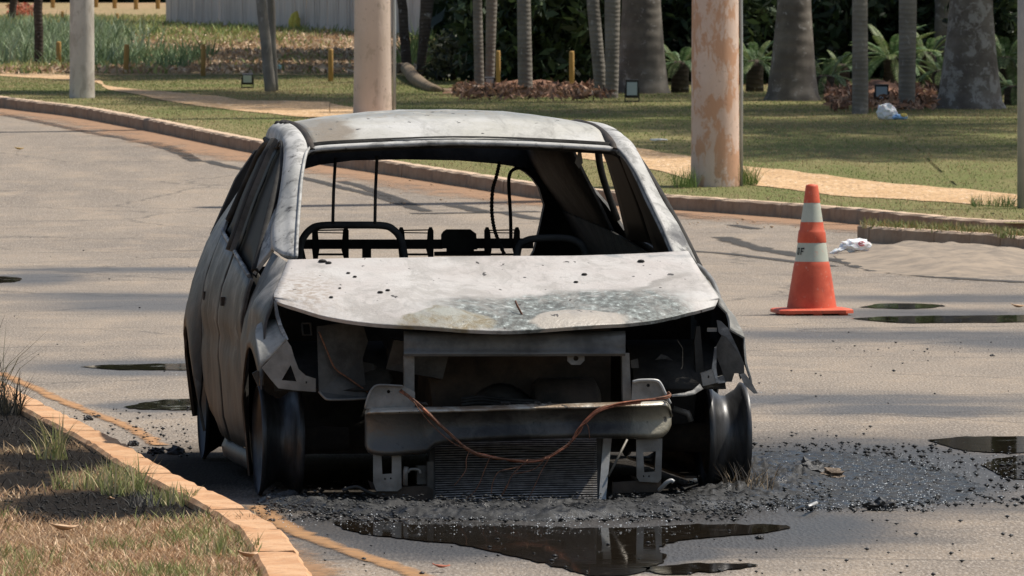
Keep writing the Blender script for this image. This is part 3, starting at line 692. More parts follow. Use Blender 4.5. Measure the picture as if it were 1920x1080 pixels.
# side profile -------------------------------------------------------------
_sz = [0, .06, .2, .4, .55, .65, .72, .80, .95, 1.10, 1.16, 1.20, 1.22]
_sx = [.70, .745, .785, .80, .805, .79, .765, .735, .683, .620, .585, .540, .515]
def sx(z, y=1.0):
    x = float(np.interp(z, _sz, _sx))
    if y > 2.0: x *= 1 - .06 * ((y - 2.0) / .95) ** 2 - max(0, min(1, (z - .8) / .25)) * .13 * min(1, (y - 2.0) / .4)
    return x
def belt(y): return .70 + (y - .62) * .085
def warp_x(y, z, s): return .012 * fbm(y * 3.2, z * 2.2, s) + .009 * fbm(y * 9, z * 2, s + 4)
def arch(y, yc, r, zc): return zc + math.sqrt(max(0, r * r - (y - yc) ** 2)) if abs(y - yc) < r else 0
for sgn in (-1, 1):
    fl = sgn > 0
    side = 'far' if fl else 'near'
    # front wing: from the bonnet edge down round the wheel arch
    edge = [r[-1] if fl else r[0] for r in hr]
    ey = np.array([p.y for p in edge][::-1]); exs = np.array([p.x for p in edge][::-1]); ez = np.array([p.z for p in edge][::-1])
    pil = Vector((sgn * .70, .56, .785))
    rows = []
    for y in [-.245, -.22, -.18, -.13, -.08, 0, .08, .15, .22, .28, .32, .40, .48, .56]:
        if y <= .32: e = Vector((float(np.interp(y, ey, exs)) + sgn * .004, y, float(np.interp(y, ey, ez)) - .008))
        else:
            t = (y - .32) / .24; e0_ = Vector((float(exs[-1]) + sgn * .004, .32, float(ez[-1]) - .008)); e = e0_.lerp(pil, t)
        wmax = (.812 if not fl else .745 + .03 * max(0, (-y + .05)) * 2) + .0
        zb = max(arch(y, 0.0, .30, .19), .05)
        col = []
        for k in range(11):
            t = k / 10; z = e.z + (zb - e.z) * t
            q = min(1, t / .45); x = abs(e.x) + (max(wmax, abs(e.x) + .02) - abs(e.x)) * math.sin(q * math.pi / 2)
            x = min(x, abs(e.x) + .03) if (fl and t < .35) else x
            bulge = .02 * math.exp(-((z - zb) / .05) ** 2) if abs(y) < .3 else 0
            base = x + bulge + (warp_x(y, z, 1 + sgn) if .1 < t < .95 else 0)
            if y > .3: base = base * (1 - (y - .3) / .26) + (sx(z, y) + .006) * (y - .3) / .26 if t > .3 else base
            col.append(Vector((sgn * base, y - .10 * t * max(0, (-y - .1) / .15), z)))
        rows.append(col)
    m = MB(); m.shell(rows, .006, 0, 1, not fl); part('front_wing', m, [M_side if not fl else M_tip, M_soot])  # far wing gets a paler metal to paint the sun on it
    # doors
    for nm, y0, y1, sd_ in (('front_door', .575, 1.40, 3), ('rear_door', 1.415, 2.06, 7)):
        rows = []
        for y in np.linspace(y0, y1, 16):
            zt = belt(y); zb = .115
            if nm == 'rear_door': zb = max(.115, .06 + (y - 1.62) * .52, arch(y, 2.38, .36, .18))
            col = []
            for k in range(17):
                z = zt + (zb - zt) * k / 16; e = 1 - .5 * math.exp(-min(k, 16 - k) / 2.)
                cre = -.010 * math.exp(-((z - .47) / .03) ** 2)
                col.append(Vector((sgn * (sx(z, y) + warp_x(y, z, sd_ + sgn) * 1.6 * e + cre), y, z)))
            rows.append(col)
        m = MB(); m.shell(rows, .010, 0, 1, not fl); dr = part(nm, m, [M_side, M_soot])
        hy = y1 - .12; hx = sx(.63, hy); m = MB(); m.box((sgn * (hx + .006), hy, .60), (.016, .04, .03)); part('door_handle', m, M_sootrust, dr)
    # sill
    rows = []
    for y in np.linspace(.33, 1.68, 12):
        rows.append([Vector((sgn * (x + .012 * fbm(y * 4, z * 6, 2 + sgn)), y, z)) for x, z in ((.755, .112), (.768, .085), (.765, .05), (.735, .03), (.66, .03))])
    m = MB(); m.shell(rows, .008, 0, 1, not fl); part('sill', m, [M_side, M_soot])
    # rear quarter with wheel arch
    rows = []
    for y in np.concatenate([np.linspace(2.075, 2.2, 5), np.linspace(2.24, 2.56, 9), np.linspace(2.62, 2.92, 5)]):
        zt = belt(y) if y < 2.12 else belt(2.12) + min(1, (y - 2.12) / .28) * (1.13 - belt(2.12))
        if y > 2.7: zt = 1.13 - (y - 2.7) * .15
        zb = max(arch(y, 2.38, .30, .18), .14 if y > 2.4 else .115); col = []
        for k in range(15):
            z = zt + (zb - zt) * (k / 14); bl = .035 * math.exp(-((z - zb) / .16) ** 2) if abs(y - 2.38) < .36 else .02 * math.exp(-((z - .4) / .2) ** 2)
            col.append(Vector((sgn * (sx(z, y) + bl + warp_x(y, z, 12 + sgn) * .8), y, z)))
        rows.append(col)
    m = MB(); m.shell(rows, .010, 0, 1, not fl); part('rear_wing', m, [M_side, M_soot])
    # windscreen pillar and roof rail, one swept strip per side
    L = [(P(557, 484, .40), P(536, 480, .43), P(508, 468, .57)), (P(560, 430, .54), P(534, 431, .57), P(508, 428, .68)), (P(564, 375, .70), P(538, 378, .73), P(520, 385, .84)), (P(568, 330, .83), P(543, 322, .88), P(529, 335, .98)), (P(575, 291, .97), P(553, 275, 1.02), P(531, 285, 1.12)), (P(583, 276, 1.04), P(560, 258, 1.12), P(527, 266, 1.24))]
    L = [[a, (a + b) / 2 + Vector((-.002, -.004, .004)), b, (b + c) / 2 + Vector((-.012, 0, .006)), c] for a, b, c in L]
    L += [[Vector((-.522, 1.3, 1.180)), Vector((-.545, 1.3, 1.190)), Vector((-.575, 1.3, 1.186)), Vector((-.595, 1.31, 1.166)), Vector((-.606, 1.32, 1.128))],
          [Vector((-.522, 1.65, 1.205)), Vector((-.545, 1.65, 1.212)), Vector((-.572, 1.65, 1.204)), Vector((-.588, 1.65, 1.182)), Vector((-.594, 1.65, 1.140))],
          [Vector((-.51, 2.1, 1.202)), Vector((-.525, 2.1, 1.205)), Vector((-.545, 2.1, 1.195)), Vector((-.562, 2.1, 1.178)), Vector((-.572, 2.1, 1.15))],
          [Vector((-.45, 2.75, 1.14)), Vector((-.46, 2.75, 1.14)), Vector((-.47, 2.75, 1.132)), Vector((-.478, 2.75, 1.118)), Vector((-.482, 2.75, 1.10))]]
    rows = lerp_rows(L, 3, 5)
    if fl: rows = [[Vector((-p.x, p.y, p.z)) for p in r] for r in rows]
    m = MB(); m.shell(rows, .016, 0, 1, not fl); part('windscreen_pillar', m, [M_pillar, M_soot])
    # sail panel between pillar and door window
    fr_ = cr([Vector((sgn * (sx(z, y) - .004), y, z)) for y, z in ((.60, .715), (.74, .86), (.95, 1.02), (1.12, 1.105))], 8)
    co = cr([L[i][-1] if not fl else Vector((-L[i][-1].x, L[i][-1].y, L[i][-1].z)) for i in (0, 1, 2, 3, 4)], 6)
    co = [co[round(i * (len(co) - 1) / (len(fr_) - 1))] for i in range(len(fr_))]
    m = MB(); m.shell([[a, a.lerp(b, .5), b] for a, b in zip(co, fr_)], .014, 0, 1, not fl); part('sail_panel', m, [M_pillar, M_soot])
    # raised lip along the glass edge
    lip = [r[0].lerp(r[2], .22) + Vector((0, -.006, .002)) for r in rows[:27]]
    m = MB(); m.tube(lip, .006, 6); part('glass_lip', m, M_pillar if not fl else M_trim)
    m = MB(); m.tube([r[-1] + Vector((sgn * .001, 0, 0)) for r in rows[18:46]], .007, 6); part('door_seal', m, M_soot)
    # black roof gutter
    gut = [Vector((sgn * .520, .99, 1.118)), Vector((sgn * .520, 1.06, 1.142)), Vector((sgn * .519, 1.3, 1.180)), Vector((sgn * .518, 1.65, 1.203)), Vector((sgn * .515, 2.1, 1.20)), Vector((sgn * .445, 2.75, 1.13))]
    m = MB(); m.tube(cr(gut, 6), .013, 6); part('roof_gutter', m, M_sootrust)
    m = MB()
    for i in range(6):
        p = Vector((sgn * (.545 + .03 * random.random()), 1.55 + .05 * i, 1.205)); m.lathe([(0, -.008), (.012, 0), (.006, .010), (0, .012)], 6, 'z', p)
    if not fl: part('burned_seal', m, M_soot, fix=False)['kind'] = 'stuff'
    # door window frames and sooted panes
    def wpt(y, z, ins=0.0): return Vector((sgn * (sx(z, y) - ins), y, z))
    def frame(pts, r, mat, nm):
        m = MB(); m.tube(cr(pts, 6), r, 6); part(nm, m, mat)
    frame([wpt(.60, .72, .01), wpt(.74, .86, .01), wpt(.95, 1.02, .012), wpt(1.12, 1.105, .012), wpt(1.30, 1.135, .012), wpt(1.42, 1.14, .012)], .014, M_soot, 'window_frame')
    frame([wpt(1.42, 1.14, .012), wpt(1.70, 1.145, .012), wpt(1.92, 1.12, .012), wpt(2.06, 1.02, .012), wpt(2.14, .86, .01)], .014, M_soot, 'window_frame')
    frame([wpt(y, belt(y) + .006, -.004) for y in (.62, .9, 1.15, 1.39)], .007, M_pillar, 'belt_strip')
    frame([wpt(y, belt(y) + .006, -.004) for y in (1.42, 1.7, 1.95, 2.1)], .007, M_pillar, 'belt_strip')
    rows = [[wpt(1.37, z, -.002), wpt(1.40, z, -.010), wpt(1.43, z, -.010), wpt(1.47, z, -.002)] for z in np.linspace(belt(1.42), 1.15, 9)]
    m = MB(); m.shell(rows, .02, 0, 1, fl); part('door_pillar', m, [M_side, M_soot])
    def pane(y0, y1, tops, nm, ins=.022):
        rows = []
        for i, y in enumerate(np.linspace(y0, y1, 10)):
            zt = float(np.interp(y, [a for a, b in tops], [b for a, b in tops])); rows.append([wpt(y, belt(y) + (zt - belt(y)) * k / 6, ins + .006 * nz(y * 6, k)) for k in range(7)])
        m = MB(); m.shell(rows, .004, 0, 0, not fl); part(nm, m, M_sglass)
    pane(.60, 1.44, [(.58, .72), (.74, .87), (.95, 1.02), (1.12, 1.115), (1.44, 1.145)], 'door_glass')
    if not fl: pane(1.42, 2.12, [(1.42, 1.14), (1.7, 1.145), (1.92, 1.12), (2.06, 1.02), (2.14, .86)], 'door_glass')
    else:
        rows = [[wpt(1.44, z, .02) .lerp(wpt(2.04 - .24 * (z - .82) / .3, z, .02), k / 6) for z in np.linspace(.79, 1.135, 6)] for k in range(7)]
        m = MB(); m.shell(rows, .004, 0, 0, not fl); part('door_glass', m, M_sglass)  # dark sheet added so that this window looks dark
    # inner liner (dark inside of doors and quarter)
    rows = [[Vector((sgn * (sx(z, y) - .045), y, z)) for z in np.linspace(.10, belt(y) - .01, 6)] for y in np.linspace(.45, 2.85, 12)]
    m = MB(); m.shell(rows, .006, 0, 0, fl); part('door_liner', m, M_soot)
    rows = [[Vector((sgn * (sx(z, y) - .035), y, z)) for z in np.linspace(belt(min(y, 2.12)) - .02, 1.13, 6)] for y in np.linspace(2.16, 2.86, 6)]
    m = MB(); m.shell(rows, .01, 0, 0, fl); part('rear_pillar_liner', m, M_soot)
    # wheels: bare scorched rims standing on the road
    for yc in (0.0, 2.38):
        xo = .808 if yc == 0 else .772
        w = thing('wheel', None, None); w.parent = car; w.location = (0, yc, 0)
        del_ = [k for k in w.keys() if k in ('label', 'category', 'group')]
        s_ = sgn; xs_ = [0, .012, .018, .030, .044, .062, .078, .090, .104, .112, .122, .132, .140]
        rs_ = [.178, .182, .172, .158, .150, .138, .138, .146, .156, .166, .178, .182, .177]
        prof = [(r, s_ * (xo - x)) for x, r in zip(xs_, rs_)]
        m = MB(); m.lathe(prof, 40, 'x', (0, 0, .183), caps=False); part('rim', m, M_rim, w)
        m = MB(); m.lathe([(.138, s_ * (xo - .078)), (.12, s_ * (xo - .06)), (.06, s_ * (xo - .05)), (.05, s_ * (xo - .035)), (0, s_ * (xo - .035))], 24, 'x', (0, 0, .183), caps=False); part('wheel_disc', m, M_rim, w)
        m = MB(); m.lathe([(.12, s_ * (xo - .11)), (.12, s_ * (xo - .125)), (.05, s_ * (xo - .13)), (.04, s_ * (xo - .3))], 24, 'x', (0, 0, .183)); part('brake_disc', m, M_sootrust, w)
    # wheel house
    rows = [[Vector((sgn * x, .36 * math.cos(t), .19 + .32 * math.sin(t))) for x in (.40, .60, .78 if not fl else .70)] for t in np.linspace(-.15, math.pi - .55, 10)]
    m = MB(); m.shell(rows, .004, 0, 0, fl); part('wheel_arch_liner', m, M_soot)
# trim tube standing off the far wing
part('wing_trim', MB().tube(cr([P(1308, 498, .45), P(1322, 510, .40), P(1337, 530, .34), P(1347, 555, .28), P(1353, 580, .24), P(1357, 604, .22)], 5), .0085, 8), M_trim)

# tail: black frame with the open rear window
def arcpts(pts, n=6): return cr([Vector(p) for p in pts], n)
outer = [Vector((x, 2.86, z)) for x, z in ((-.72, .2), (.72, .2), (.74, .60), (.69, .80), (.60, 1.0), (.53, 1.10), (.4, 1.14), (0, 1.165), (-.4, 1.14), (-.53, 1.10), (-.60, 1.0), (-.69, .80), (-.74, .60))]
hp = [(470, 500), (985, 500), (1002, 470), (1014, 420), (1021, 385), (1011, 352), (998, 334), (985, 323), (965, 312), (930, 307), (860, 301), (760, 299), (660, 301), (600, 309), (560, 320), (500, 350), (455, 400), (440, 450)]
hole = [P(x, y, 2.86) for x, y in hp]
part('tailgate_frame', MB().plate(outer, [hole], (0, .05, 0)), M_soot)
# floor, firewall, roof lining
m = MB(); m.box((0, 1.65, .13), (1.36, 2.45, .03)); part('floor_pan', m, M_soot)
m = MB(); m.box((0, .40, .40), (1.38, .03, .56)); part('firewall', m, M_soot)
m = MB(); m.box((0, .52, .58), (1.3, .12, .16)); m.tube([(-.66, .62, .60), (.66, .62, .60)], .03); part('dashboard_beam', m, M_soot)

# seats ---------------------------------------------------------------------
def seat_frame(ly, arcpx, rods, low):
    m = MB(); m.tube(cr([P(x, y, ly) for x, y in arcpx], 6), .0125, 8); s = part('seat_frame', m, M_soot)
    for a, b in rods: part('headrest_post', MB().tube([P(*a, ly - .01), P((a[0] + b[0]) / 2 - 1, (a[1] + b[1]) / 2, ly + .02), P(*b, ly + .05)], .0055, 6), M_soot, s)
    return s
s1 = seat_frame(1.12, [(561, 520), (562, 478), (566, 452), (580, 432), (602, 423), (660, 422), (718, 423), (738, 431), (751, 448), (758, 478), (762, 520)], [((624, 420), (629, 296)), ((703, 420), (707, 293))], 0)
s2 = seat_frame(1.12, [(965, 520), (972, 465), (985, 452), (1010, 447), (1060, 447), (1085, 455), (1098, 475), (1104, 520)], [], 0)
m = MB()
b_ = lambda x0, y0, x1, y1, ly, d=.02: m.add([*[P(x, y, ly) for x, y in ((x0, y0), (x1, y0), (x1, y1), (x0, y1))], *[P(x, y, ly) + Vector((0, d, 0)) for x, y in ((x0, y0), (x1, y0), (x1, y1), (x0, y1))]], [(0, 1, 2, 3), (7, 6, 5, 4), (0, 4, 5, 1), (1, 5, 6, 2), (2, 6, 7, 3), (3, 7, 4, 0)])
YB = 2.05
b_(556, 449, 830, 467, YB); b_(828, 447, 1000, 466, YB)
rb = part('rear_seat_frame', m, M_soot)
def poly_post(pts, d=.018):
    q = [P(x, y, YB - .012) for x, y in pts]; mm = MB(); mm.plate(q, [], (0, d, 0)); part('seat_bracket', mm, M_soot, rb)
for x0, x1 in ((591, 649), (753, 808), (914, 970)):
    for x, s in ((x0, -1), (x1, 1)):
        poly_post([(x - 5, 432), (x - 2, 426), (x + 2, 426), (x + 5, 433), (x + 5 + (3 if s < 0 else 0), 468), (x + 5, 486), (x - 3, 486), (x - 5 - (3 if s > 0 else 0), 468)])
    mm = MB(); mm.tube([P(x0, 432, YB), P(x1, 431, YB)], .0025, 6); part('seat_rod', mm, M_soot, rb)
    mm = MB(); mm.tube([P(x0, 436, YB), P(x1, 437, YB)], .002, 6); part('seat_rod', mm, M_soot, rb)
    mm = MB(); mm.tube([P(x0, 477, YB), P(x1, 477, YB)], .004, 6); part('seat_rod', mm, M_soot, rb)
poly_post([(680, 466), (696, 466), (696, 500), (680, 500)]); poly_post([(748, 466), (762, 466), (768, 500), (752, 500)]); poly_post([(556, 450), (566, 450), (577, 500), (561, 500)])
poly_post([(832, 434), (838, 430), (882, 430), (893, 438), (895, 468), (889, 468), (889, 476), (838, 476), (838, 466), (828, 466), (828, 440)])
poly_post([(815, 472), (915, 470), (915, 480), (815, 480)])
mm = MB(); mm.tube(cr([P(958, 448, 2.3), P(957, 400, 2.4), P(954, 350, 2.5), P(955, 330, 2.55), P(961, 319, 2.6), P(975, 315, 2.65), P(992, 322, 2.7)], 5), .0065, 6); part('belt_guide', mm, M_soot)
mm = MB(); hp_ = cr([P(937, 303, 1.9), P(931, 330, 1.9), P(924, 355, 1.9), P(922, 390, 1.9), P(925, 420, 1.9), P(932, 445, 1.9), P(946, 478, 1.9)], 10)
mm.tube(hp_, [.0075 if i % 2 else .0055 for i in range(len(hp_))], 8, smooth=False); part('wiring_hose', mm, M_soot)
mm = MB(); q = [P(1085, 283, 1.15), P(1090, 285, 1.15), P(1093, 305, 1.15), P(1086, 316, 1.15), P(1078, 305, 1.15)]; mm.plate(q, [], (0, .004, 0)); part('hanging_scrap', mm, M_grey)

# nose: everything below the bonnet ------------------------------------------
def plate_px(name, pts, ly, mat, t=.006, holes=(), lys=None, parent=None, label=None):
    q = [P(x, y, ly if lys is None else lys[i]) for i, (x, y) in enumerate(pts)]
    hs = [[P(x, y, ly) for x, y in h] for h in holes]
    m = MB(); m.plate(q, hs, (0, t, 0)); return part(name, m, mat, parent, label)
# upper cross member
cx = [(756, 758), (800, 800), (900, 900), (1000, 1000), (1100, 1100), (1173, 1172)]
rows = [[P(x, 624, -.44), P(x, 632, -.452), P(x, 650, -.452), P(x, 661, -.455), P(x, 668 - .5 * (x > 1000), -.468)] for x in (757, 790, 850, 920, 1000, 1080, 1130, 1172)]
for i, r in enumerate(rows):
    for j, p in enumerate(r): p.y += .006 * nz(i * 1.3, j * .9)
part('cross_member', MB().shell(rows, .01, 0, 0, True), simple('grey_cross_member', (.085, .082, .078), (.17, .165, .155), 7, .5, .3, .01, metal=.3, lo=.35, hi=.65))
plate_px('support_post', [(758, 668), (777, 668), (777, 752), (758, 752)], -.44, M_grey, .03)
plate_px('support_post', [(1166, 662), (1180, 662), (1184, 752), (1168, 752)], -.44, M_grey, .03)
th = [(1080 + 5 * math.cos(t), 672 + 5 * math.sin(t)) for t in np.linspace(0, 2 * math.pi, 10)[:-1]]
plate_px('latch_eye', [(1064, 664), (1096, 664), (1096, 676), (1088, 684), (1072, 684), (1064, 677)], -.45, M_grey, .006, [th])
# bumper beam
bx = [684, 690, 704, 730, 765, 800, 815, 860, 920, 1000, 1080, 1150, 1195, 1225, 1243, 1254, 1259]
bt = [772, 766, 765, 764, 763, 763, 763, 762, 760, 757, 756, 754, 753, 752, 751, 755, 768]
bb = [835, 848, 853, 855, 853, 850, 836, 830, 827, 824, 822, 822, 822, 823, 819, 808, 796]
by = [-.46, -.50, -.52, -.535, -.54, -.545, -.548, -.55, -.553, -.555, -.553, -.55, -.545, -.535, -.52, -.50, -.47]
rows = []
for x, t, b, y in zip(bx, bt, bb, by):
    j = .006 * nz(x * .04); rows.append([P(x, t + 1, y + .09), P(x, t, y + .028), P(x, t + 2.5, y + .008), P(x, t + 9, y - .010 + j * .4), P(x, t + 14, y + .006 + j), P(x, (t + b) / 2, y + .018 + j), P(x, b - 18, y + .008 + j), P(x, b - 6, y + .0), P(x, b, y + .02), P(x, b, y + .08)])
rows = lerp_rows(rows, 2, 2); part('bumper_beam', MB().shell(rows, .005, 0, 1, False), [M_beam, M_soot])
# mounting lugs above the beam
def lug(pts, t, ly): 
    n = len(pts); c = (sum(p[0] for p in pts) / n, sum(p[1] for p in pts) / n)
    ho = [(c[0] + 3.5 * math.cos(a), c[1] - 6 + 3.5 * math.sin(a)) for a in np.linspace(0, 6.283, 9)[:-1]]
    return plate_px('beam_lug', pts, ly, M_grey, t, [ho])
lug([(684, 766), (691, 742), (700, 727), (712, 722), (758, 724), (778, 735), (778, 766)], .012, -.49)
lug([(1184, 756), (1186, 716), (1199, 713), (1230, 713), (1238, 718), (1256, 756)], .012, -.49)
m = MB(); m.tube(cr([P(1186, 716, -.50), P(1200, 713, -.502), P(1228, 713, -.502), P(1238, 719, -.502), P(1247, 737, -.502), P(1257, 757, -.5)], 4), .005, 6); part('lug_rim', m, M_alu)
m = MB(); m.tube(cr([P(685, 764, -.50), P(691, 742, -.502), P(700, 727, -.502), P(713, 722, -.502), P(756, 724, -.5)], 4), .004, 6); part('lug_rim', m, M_grey)
# crush boxes below the beam
for pts, ho, dots in (([(700, 846), (752, 844), (753, 915), (745, 921), (706, 921), (700, 905)], [(715, 850), (735, 849), (735, 888), (717, 889)], [(722, 898), (733, 897)]), ([(1193, 824), (1242, 822), (1240, 898), (1234, 905), (1199, 903), (1194, 895)], [(1206, 848), (1230, 846), (1228, 884), (1208, 886)], [(1207, 893), (1217, 893)])):
    hs = [[*ho]] + [[(x + 1.6 * math.cos(a), y + 2.2 * math.sin(a)) for a in np.linspace(0, 6.283, 7)[:-1]] for x, y in dots]
    cb = plate_px('crush_box', pts, -.50, M_grey, .008, hs)
    m = MB(); q = [P(x, y, -.50) for x, y in pts]
    for i in (0, 1, 2, 4): 
        a, b = q[i], q[(i + 1) % 6]; m.add([a, b, b + Vector((0, .16, 0)), a + Vector((0, .16, 0))], [(0, 1, 2, 3)])
    part('box_wall', m, M_dgrey, cb); 
plate_px('tow_bracket', [(706, 915), (800, 911), (812, 918), (812, 938), (760, 936), (708, 930)], -.49, M_sootrust, .03)
plate_px('tow_bracket', [(1150, 905), (1240, 898), (1238, 922), (1150, 925)], -.49, M_sootrust, .03)
m = MB(); m.tube([P(762, 875, -.50), P(760, 885, -.50), P(760, 910, -.50)], .008, 8); m.tube(cr([P(764, 886, -.5), P(770, 880, -.5), P(785, 881, -.5), P(788, 888, -.5)], 4), .005, 6); part('pipe_fitting', m, M_grey)
m = MB(); m.box(P(795, 890, -.45), (.05, .04, .06)); m.box(P(806, 900, -.47), (.02, .03, .12)); part('pump_body', m, M_dgrey)
part('bent_rod', MB().tube(cr([P(642, 920, -.48), P(655, 915, -.48), P(670, 913, -.48), P(685, 920, -.48), P(700, 926, -.48), P(722, 929, -.48)], 5), .0055, 8), M_dgrey)
part('bent_rod', MB().tube(cr([P(1236, 919, -.5), P(1243, 912, -.52), P(1250, 905, -.53), P(1258, 901, -.53), P(1263, 904, -.53)], 5), .007, 8), M_alu)
# radiator leaning behind the beam
rt = lambda u, v: P(815 + (1118 - 815) * u + 2 * v, (822 - 4 * u) + (948 - 822) * v + (4 - 3 * u) * v, -.40 - .07 * v)
rad = thing('radiator', None, None); rad.parent = car
m = MB(); m.add([rt(0, 0) + Vector((0, .02, 0)), rt(1, 0) + Vector((0, .02, 0)), rt(1, 1) + Vector((0, .02, 0)), rt(0, 1) + Vector((0, .02, 0))], [(0, 1, 2, 3)]); part('radiator_core', m, M_soot, rad, fix=False)
for k in range(30):
    v = (k + .3) / 30; m = MB(); n = 9; rws = []
    for i in range(n):
        u = .0 + i / (n - 1); sag = .012 * math.sin(u * 3.14) * math.sin(k * .35) * .25 + .0015 * nz(u * 9, k); p = rt(u, v) + Vector((0, 0, sag))
        rws.append([p + Vector((0, .016, .0022)), p + Vector((0, 0, .0022)), p + Vector((0, -.002, -.0008)), p + Vector((0, .016, -.0008))])
    m.grid(rws, smooth=False, closed=True); part('radiator_tube', m, M_fin, rad)
q = [P(1121, 822, -.40), P(1147, 822, -.40), P(1134, 946, -.47), P(1112, 946, -.47)]
m = MB(); m.plate([P(1131, 822, -.405), P(1147, 822, -.405), P(1135, 946, -.475), P(1122, 946, -.475)], [], (0, .035, 0)); part('radiator_tank', m, M_alu, rad)
m = MB(); m.plate([P(1117, 822, -.40), P(1130, 822, -.40), P(1121, 946, -.47), P(1111, 946, -.47)], [], (0, .04, 0)); part('radiator_tank', m, M_dgrey, rad)
m = MB(); m.plate([P(805, 838, -.40), P(817, 838, -.40), P(816, 945, -.47), P(806, 945, -.47)], [], (0, .03, 0)); part('radiator_tank', m, M_dgrey, rad)
part('stay_rod', MB().tube([P(1176, 824, -.42), P(1141, 893, -.45)], .004, 6), M_grey)
# inside the engine bay
m = MB(); m.box((.05, .02, .36), (.62, .34, .34), jit=.03); m.lathe([(.06, -.02), (.10, .0), (.10, .06), (.06, .08)], 16, 'z', (-.2, -.1, .52)); m.lathe([(.07, -.12), (.09, -.1), (.09, .08), (.05, .1)], 14, 'x', (.2, -.18, .30)); part('engine_block', m, M_sootrust)
m = MB(); rows = [[P(x, 760 - 42 * math.sin(math.pi * i / 8) * (1 if x > 800 else .5) * k / 4, -.15 - .1 * (1 - k / 4)) for i, x in enumerate(np.linspace(868, 1012, 9))] for k in range(5)]; m.shell(rows, .01); part('engine_cover', m, M_dgrey)
for dy in (0, 5, 11):
    part('burned_hose', MB().tube(cr([P(865, 748 + dy, -.3), P(900, 744 + dy, -.3), P(930, 747 + dy, -.3), P(970, 750 + dy, -.3), P(1010, 752 + dy, -.3)], 5), .005, 6), M_soot)
m = MB(); m.box((-.30, -.18, .46), (.20, .16, .10), Matrix.Rotation(.3, 3, 'Y'), jit=.02); part('battery_tray', m, M_dgrey)
plate_px('inner_wing_panel', [(594, 612), (640, 606), (682, 612), (690, 640), (680, 672), (688, 745), (617, 752), (598, 735)], -.30, M_dgrey, .004, lys=[-.30, -.28, -.26, -.26, -.27, -.30, -.34, -.32])
part('panel_lip', MB().tube(cr([P(598, 734, -.33), P(608, 745, -.34), P(617, 749, -.345), P(650, 749, -.34), P(688, 747, -.33)], 4), .0045, 6), M_grey)
plate_px('torn_panel', [(677, 678), (700, 682), (735, 703), (737, 712), (716, 738), (690, 748), (680, 735)], -.25, M_dgrey, .004, lys=[-.25, -.24, -.2, -.22, -.27, -.28, -.27])
plate_px('torn_panel', [(1212, 690), (1240, 664), (1252, 668), (1288, 696), (1286, 708), (1250, 712), (1222, 706)], -.22, M_dgrey, .004, lys=[-.22, -.2, -.2, -.24, -.25, -.24, -.22])
plate_px('torn_panel', [(1182, 676), (1196, 672), (1198, 690), (1184, 690)], -.3, M_dgrey, .004)
plate_px('inner_wing_panel', [(1306, 612), (1313, 612), (1320, 700), (1312, 735), (1306, 720), (1302, 640)], -.26, M_dgrey, .02)
plate_px('lamp_tab', [(1326, 615), (1344, 615), (1344, 622), (1326, 622)], -.27, M_grey, .01)
# headlamp bucket ring, image-left
part('lamp_ring', MB().tube([P(x, y, -.2) for x, y in ((566, 606), (582, 606), (584, 628), (568, 628), (566, 606))], .004, 6), M_dgrey)
# folded wing tip and triangular bracket, near side
rows = [[P(488, 692, -.335), P(498, 680, -.335), P(514, 664, -.335), P(538, 637, -.335)], [P(482, 655, -.30), P(496, 642, -.29), P(512, 633, -.29), P(530, 622, -.295)], [P(479, 628, -.25), P(492, 616, -.23), P(508, 610, -.23), P(522, 608, -.25)], [P(482, 612, -.20), P(494, 604, -.18), P(506, 601, -.18), P(518, 602, -.21)]]
part('wing_tip', MB().shell(lerp_rows(rows, 4, 4), .005, 0, 0, True), M_tip, label='pale folded wing tip over the front wheel')
plate_px('lamp_bracket', [(491, 690), (514, 664), (538, 638), (546, 650), (551, 668), (560, 692), (573, 704), (592, 710), (592, 735), (553, 732), (522, 728), (508, 712)], -.335, M_grey, .006, [[(545, 684), (528, 713), (556, 715)], [(573, 715), (576, 715), (576, 719), (573, 719)]])
plate_px('wing_lip', [(518, 562), (523, 590), (530, 612), (541, 636), (536, 640), (524, 616), (517, 592), (514, 566)], -.27, M_pillar, .03, lys=[-.255, -.275, -.3, -.335, -.335, -.3, -.275, -.255])
plate_px('wing_lip', [(473, 700), (482, 695), (496, 700), (494, 722), (484, 724), (478, 712)], -.28, M_dgrey, .01)
# far side bracket with bent flaps
plate_px('lamp_bracket', [(1354, 628), (1362, 632), (1380, 655), (1395, 680), (1396, 700), (1388, 712), (1385, 700), (1377, 700), (1372, 716), (1360, 716), (1352, 690), (1343, 668), (1342, 650)], -.33, M_dgrey, .006)
plate_px('wing_tip', [(1344, 600), (1352, 602), (1365, 615), (1384, 655), (1396, 684), (1392, 690), (1374, 652), (1356, 632), (1347, 622)], -.32, M_pillar, .012)
plate_px('lamp_stay', [(1340, 652), (1344, 650), (1343, 690), (1347, 716), (1342, 718), (1335, 692)], -.34, M_pillar, .012)
plate_px('lamp_mount', [(1314, 700), (1336, 692), (1344, 718), (1318, 724)], -.34, M_grey, .02, [[(1327, 704), (1330, 704), (1330, 709), (1327, 709)]])
plate_px('lamp_mount', [(1343, 708), (1357, 704), (1362, 717), (1346, 719)], -.33, M_pillar, .03)
plate_px('bent_flap', [(1387, 702), (1397, 700), (1410, 718), (1421, 738), (1414, 738), (1396, 722)], -.33, M_grey, .004, lys=[-.34, -.34, -.345, -.35, -.35, -.345])
part('lamp_strap', MB().shell([[P(1258, 740, -.42), P(1282, 738, -.40), P(1298, 733, -.37), P(1311, 720, -.35)], [P(1260, 744, -.42), P(1284, 743, -.41), P(1302, 740, -.38), P(1317, 730, -.35)]], .004), M_pillar)
part('brake_line', MB().tube([P(1262, 766, -.1), P(1290, 775, -.1), P(1296, 790, -.1)], .01, 8), M_grey)
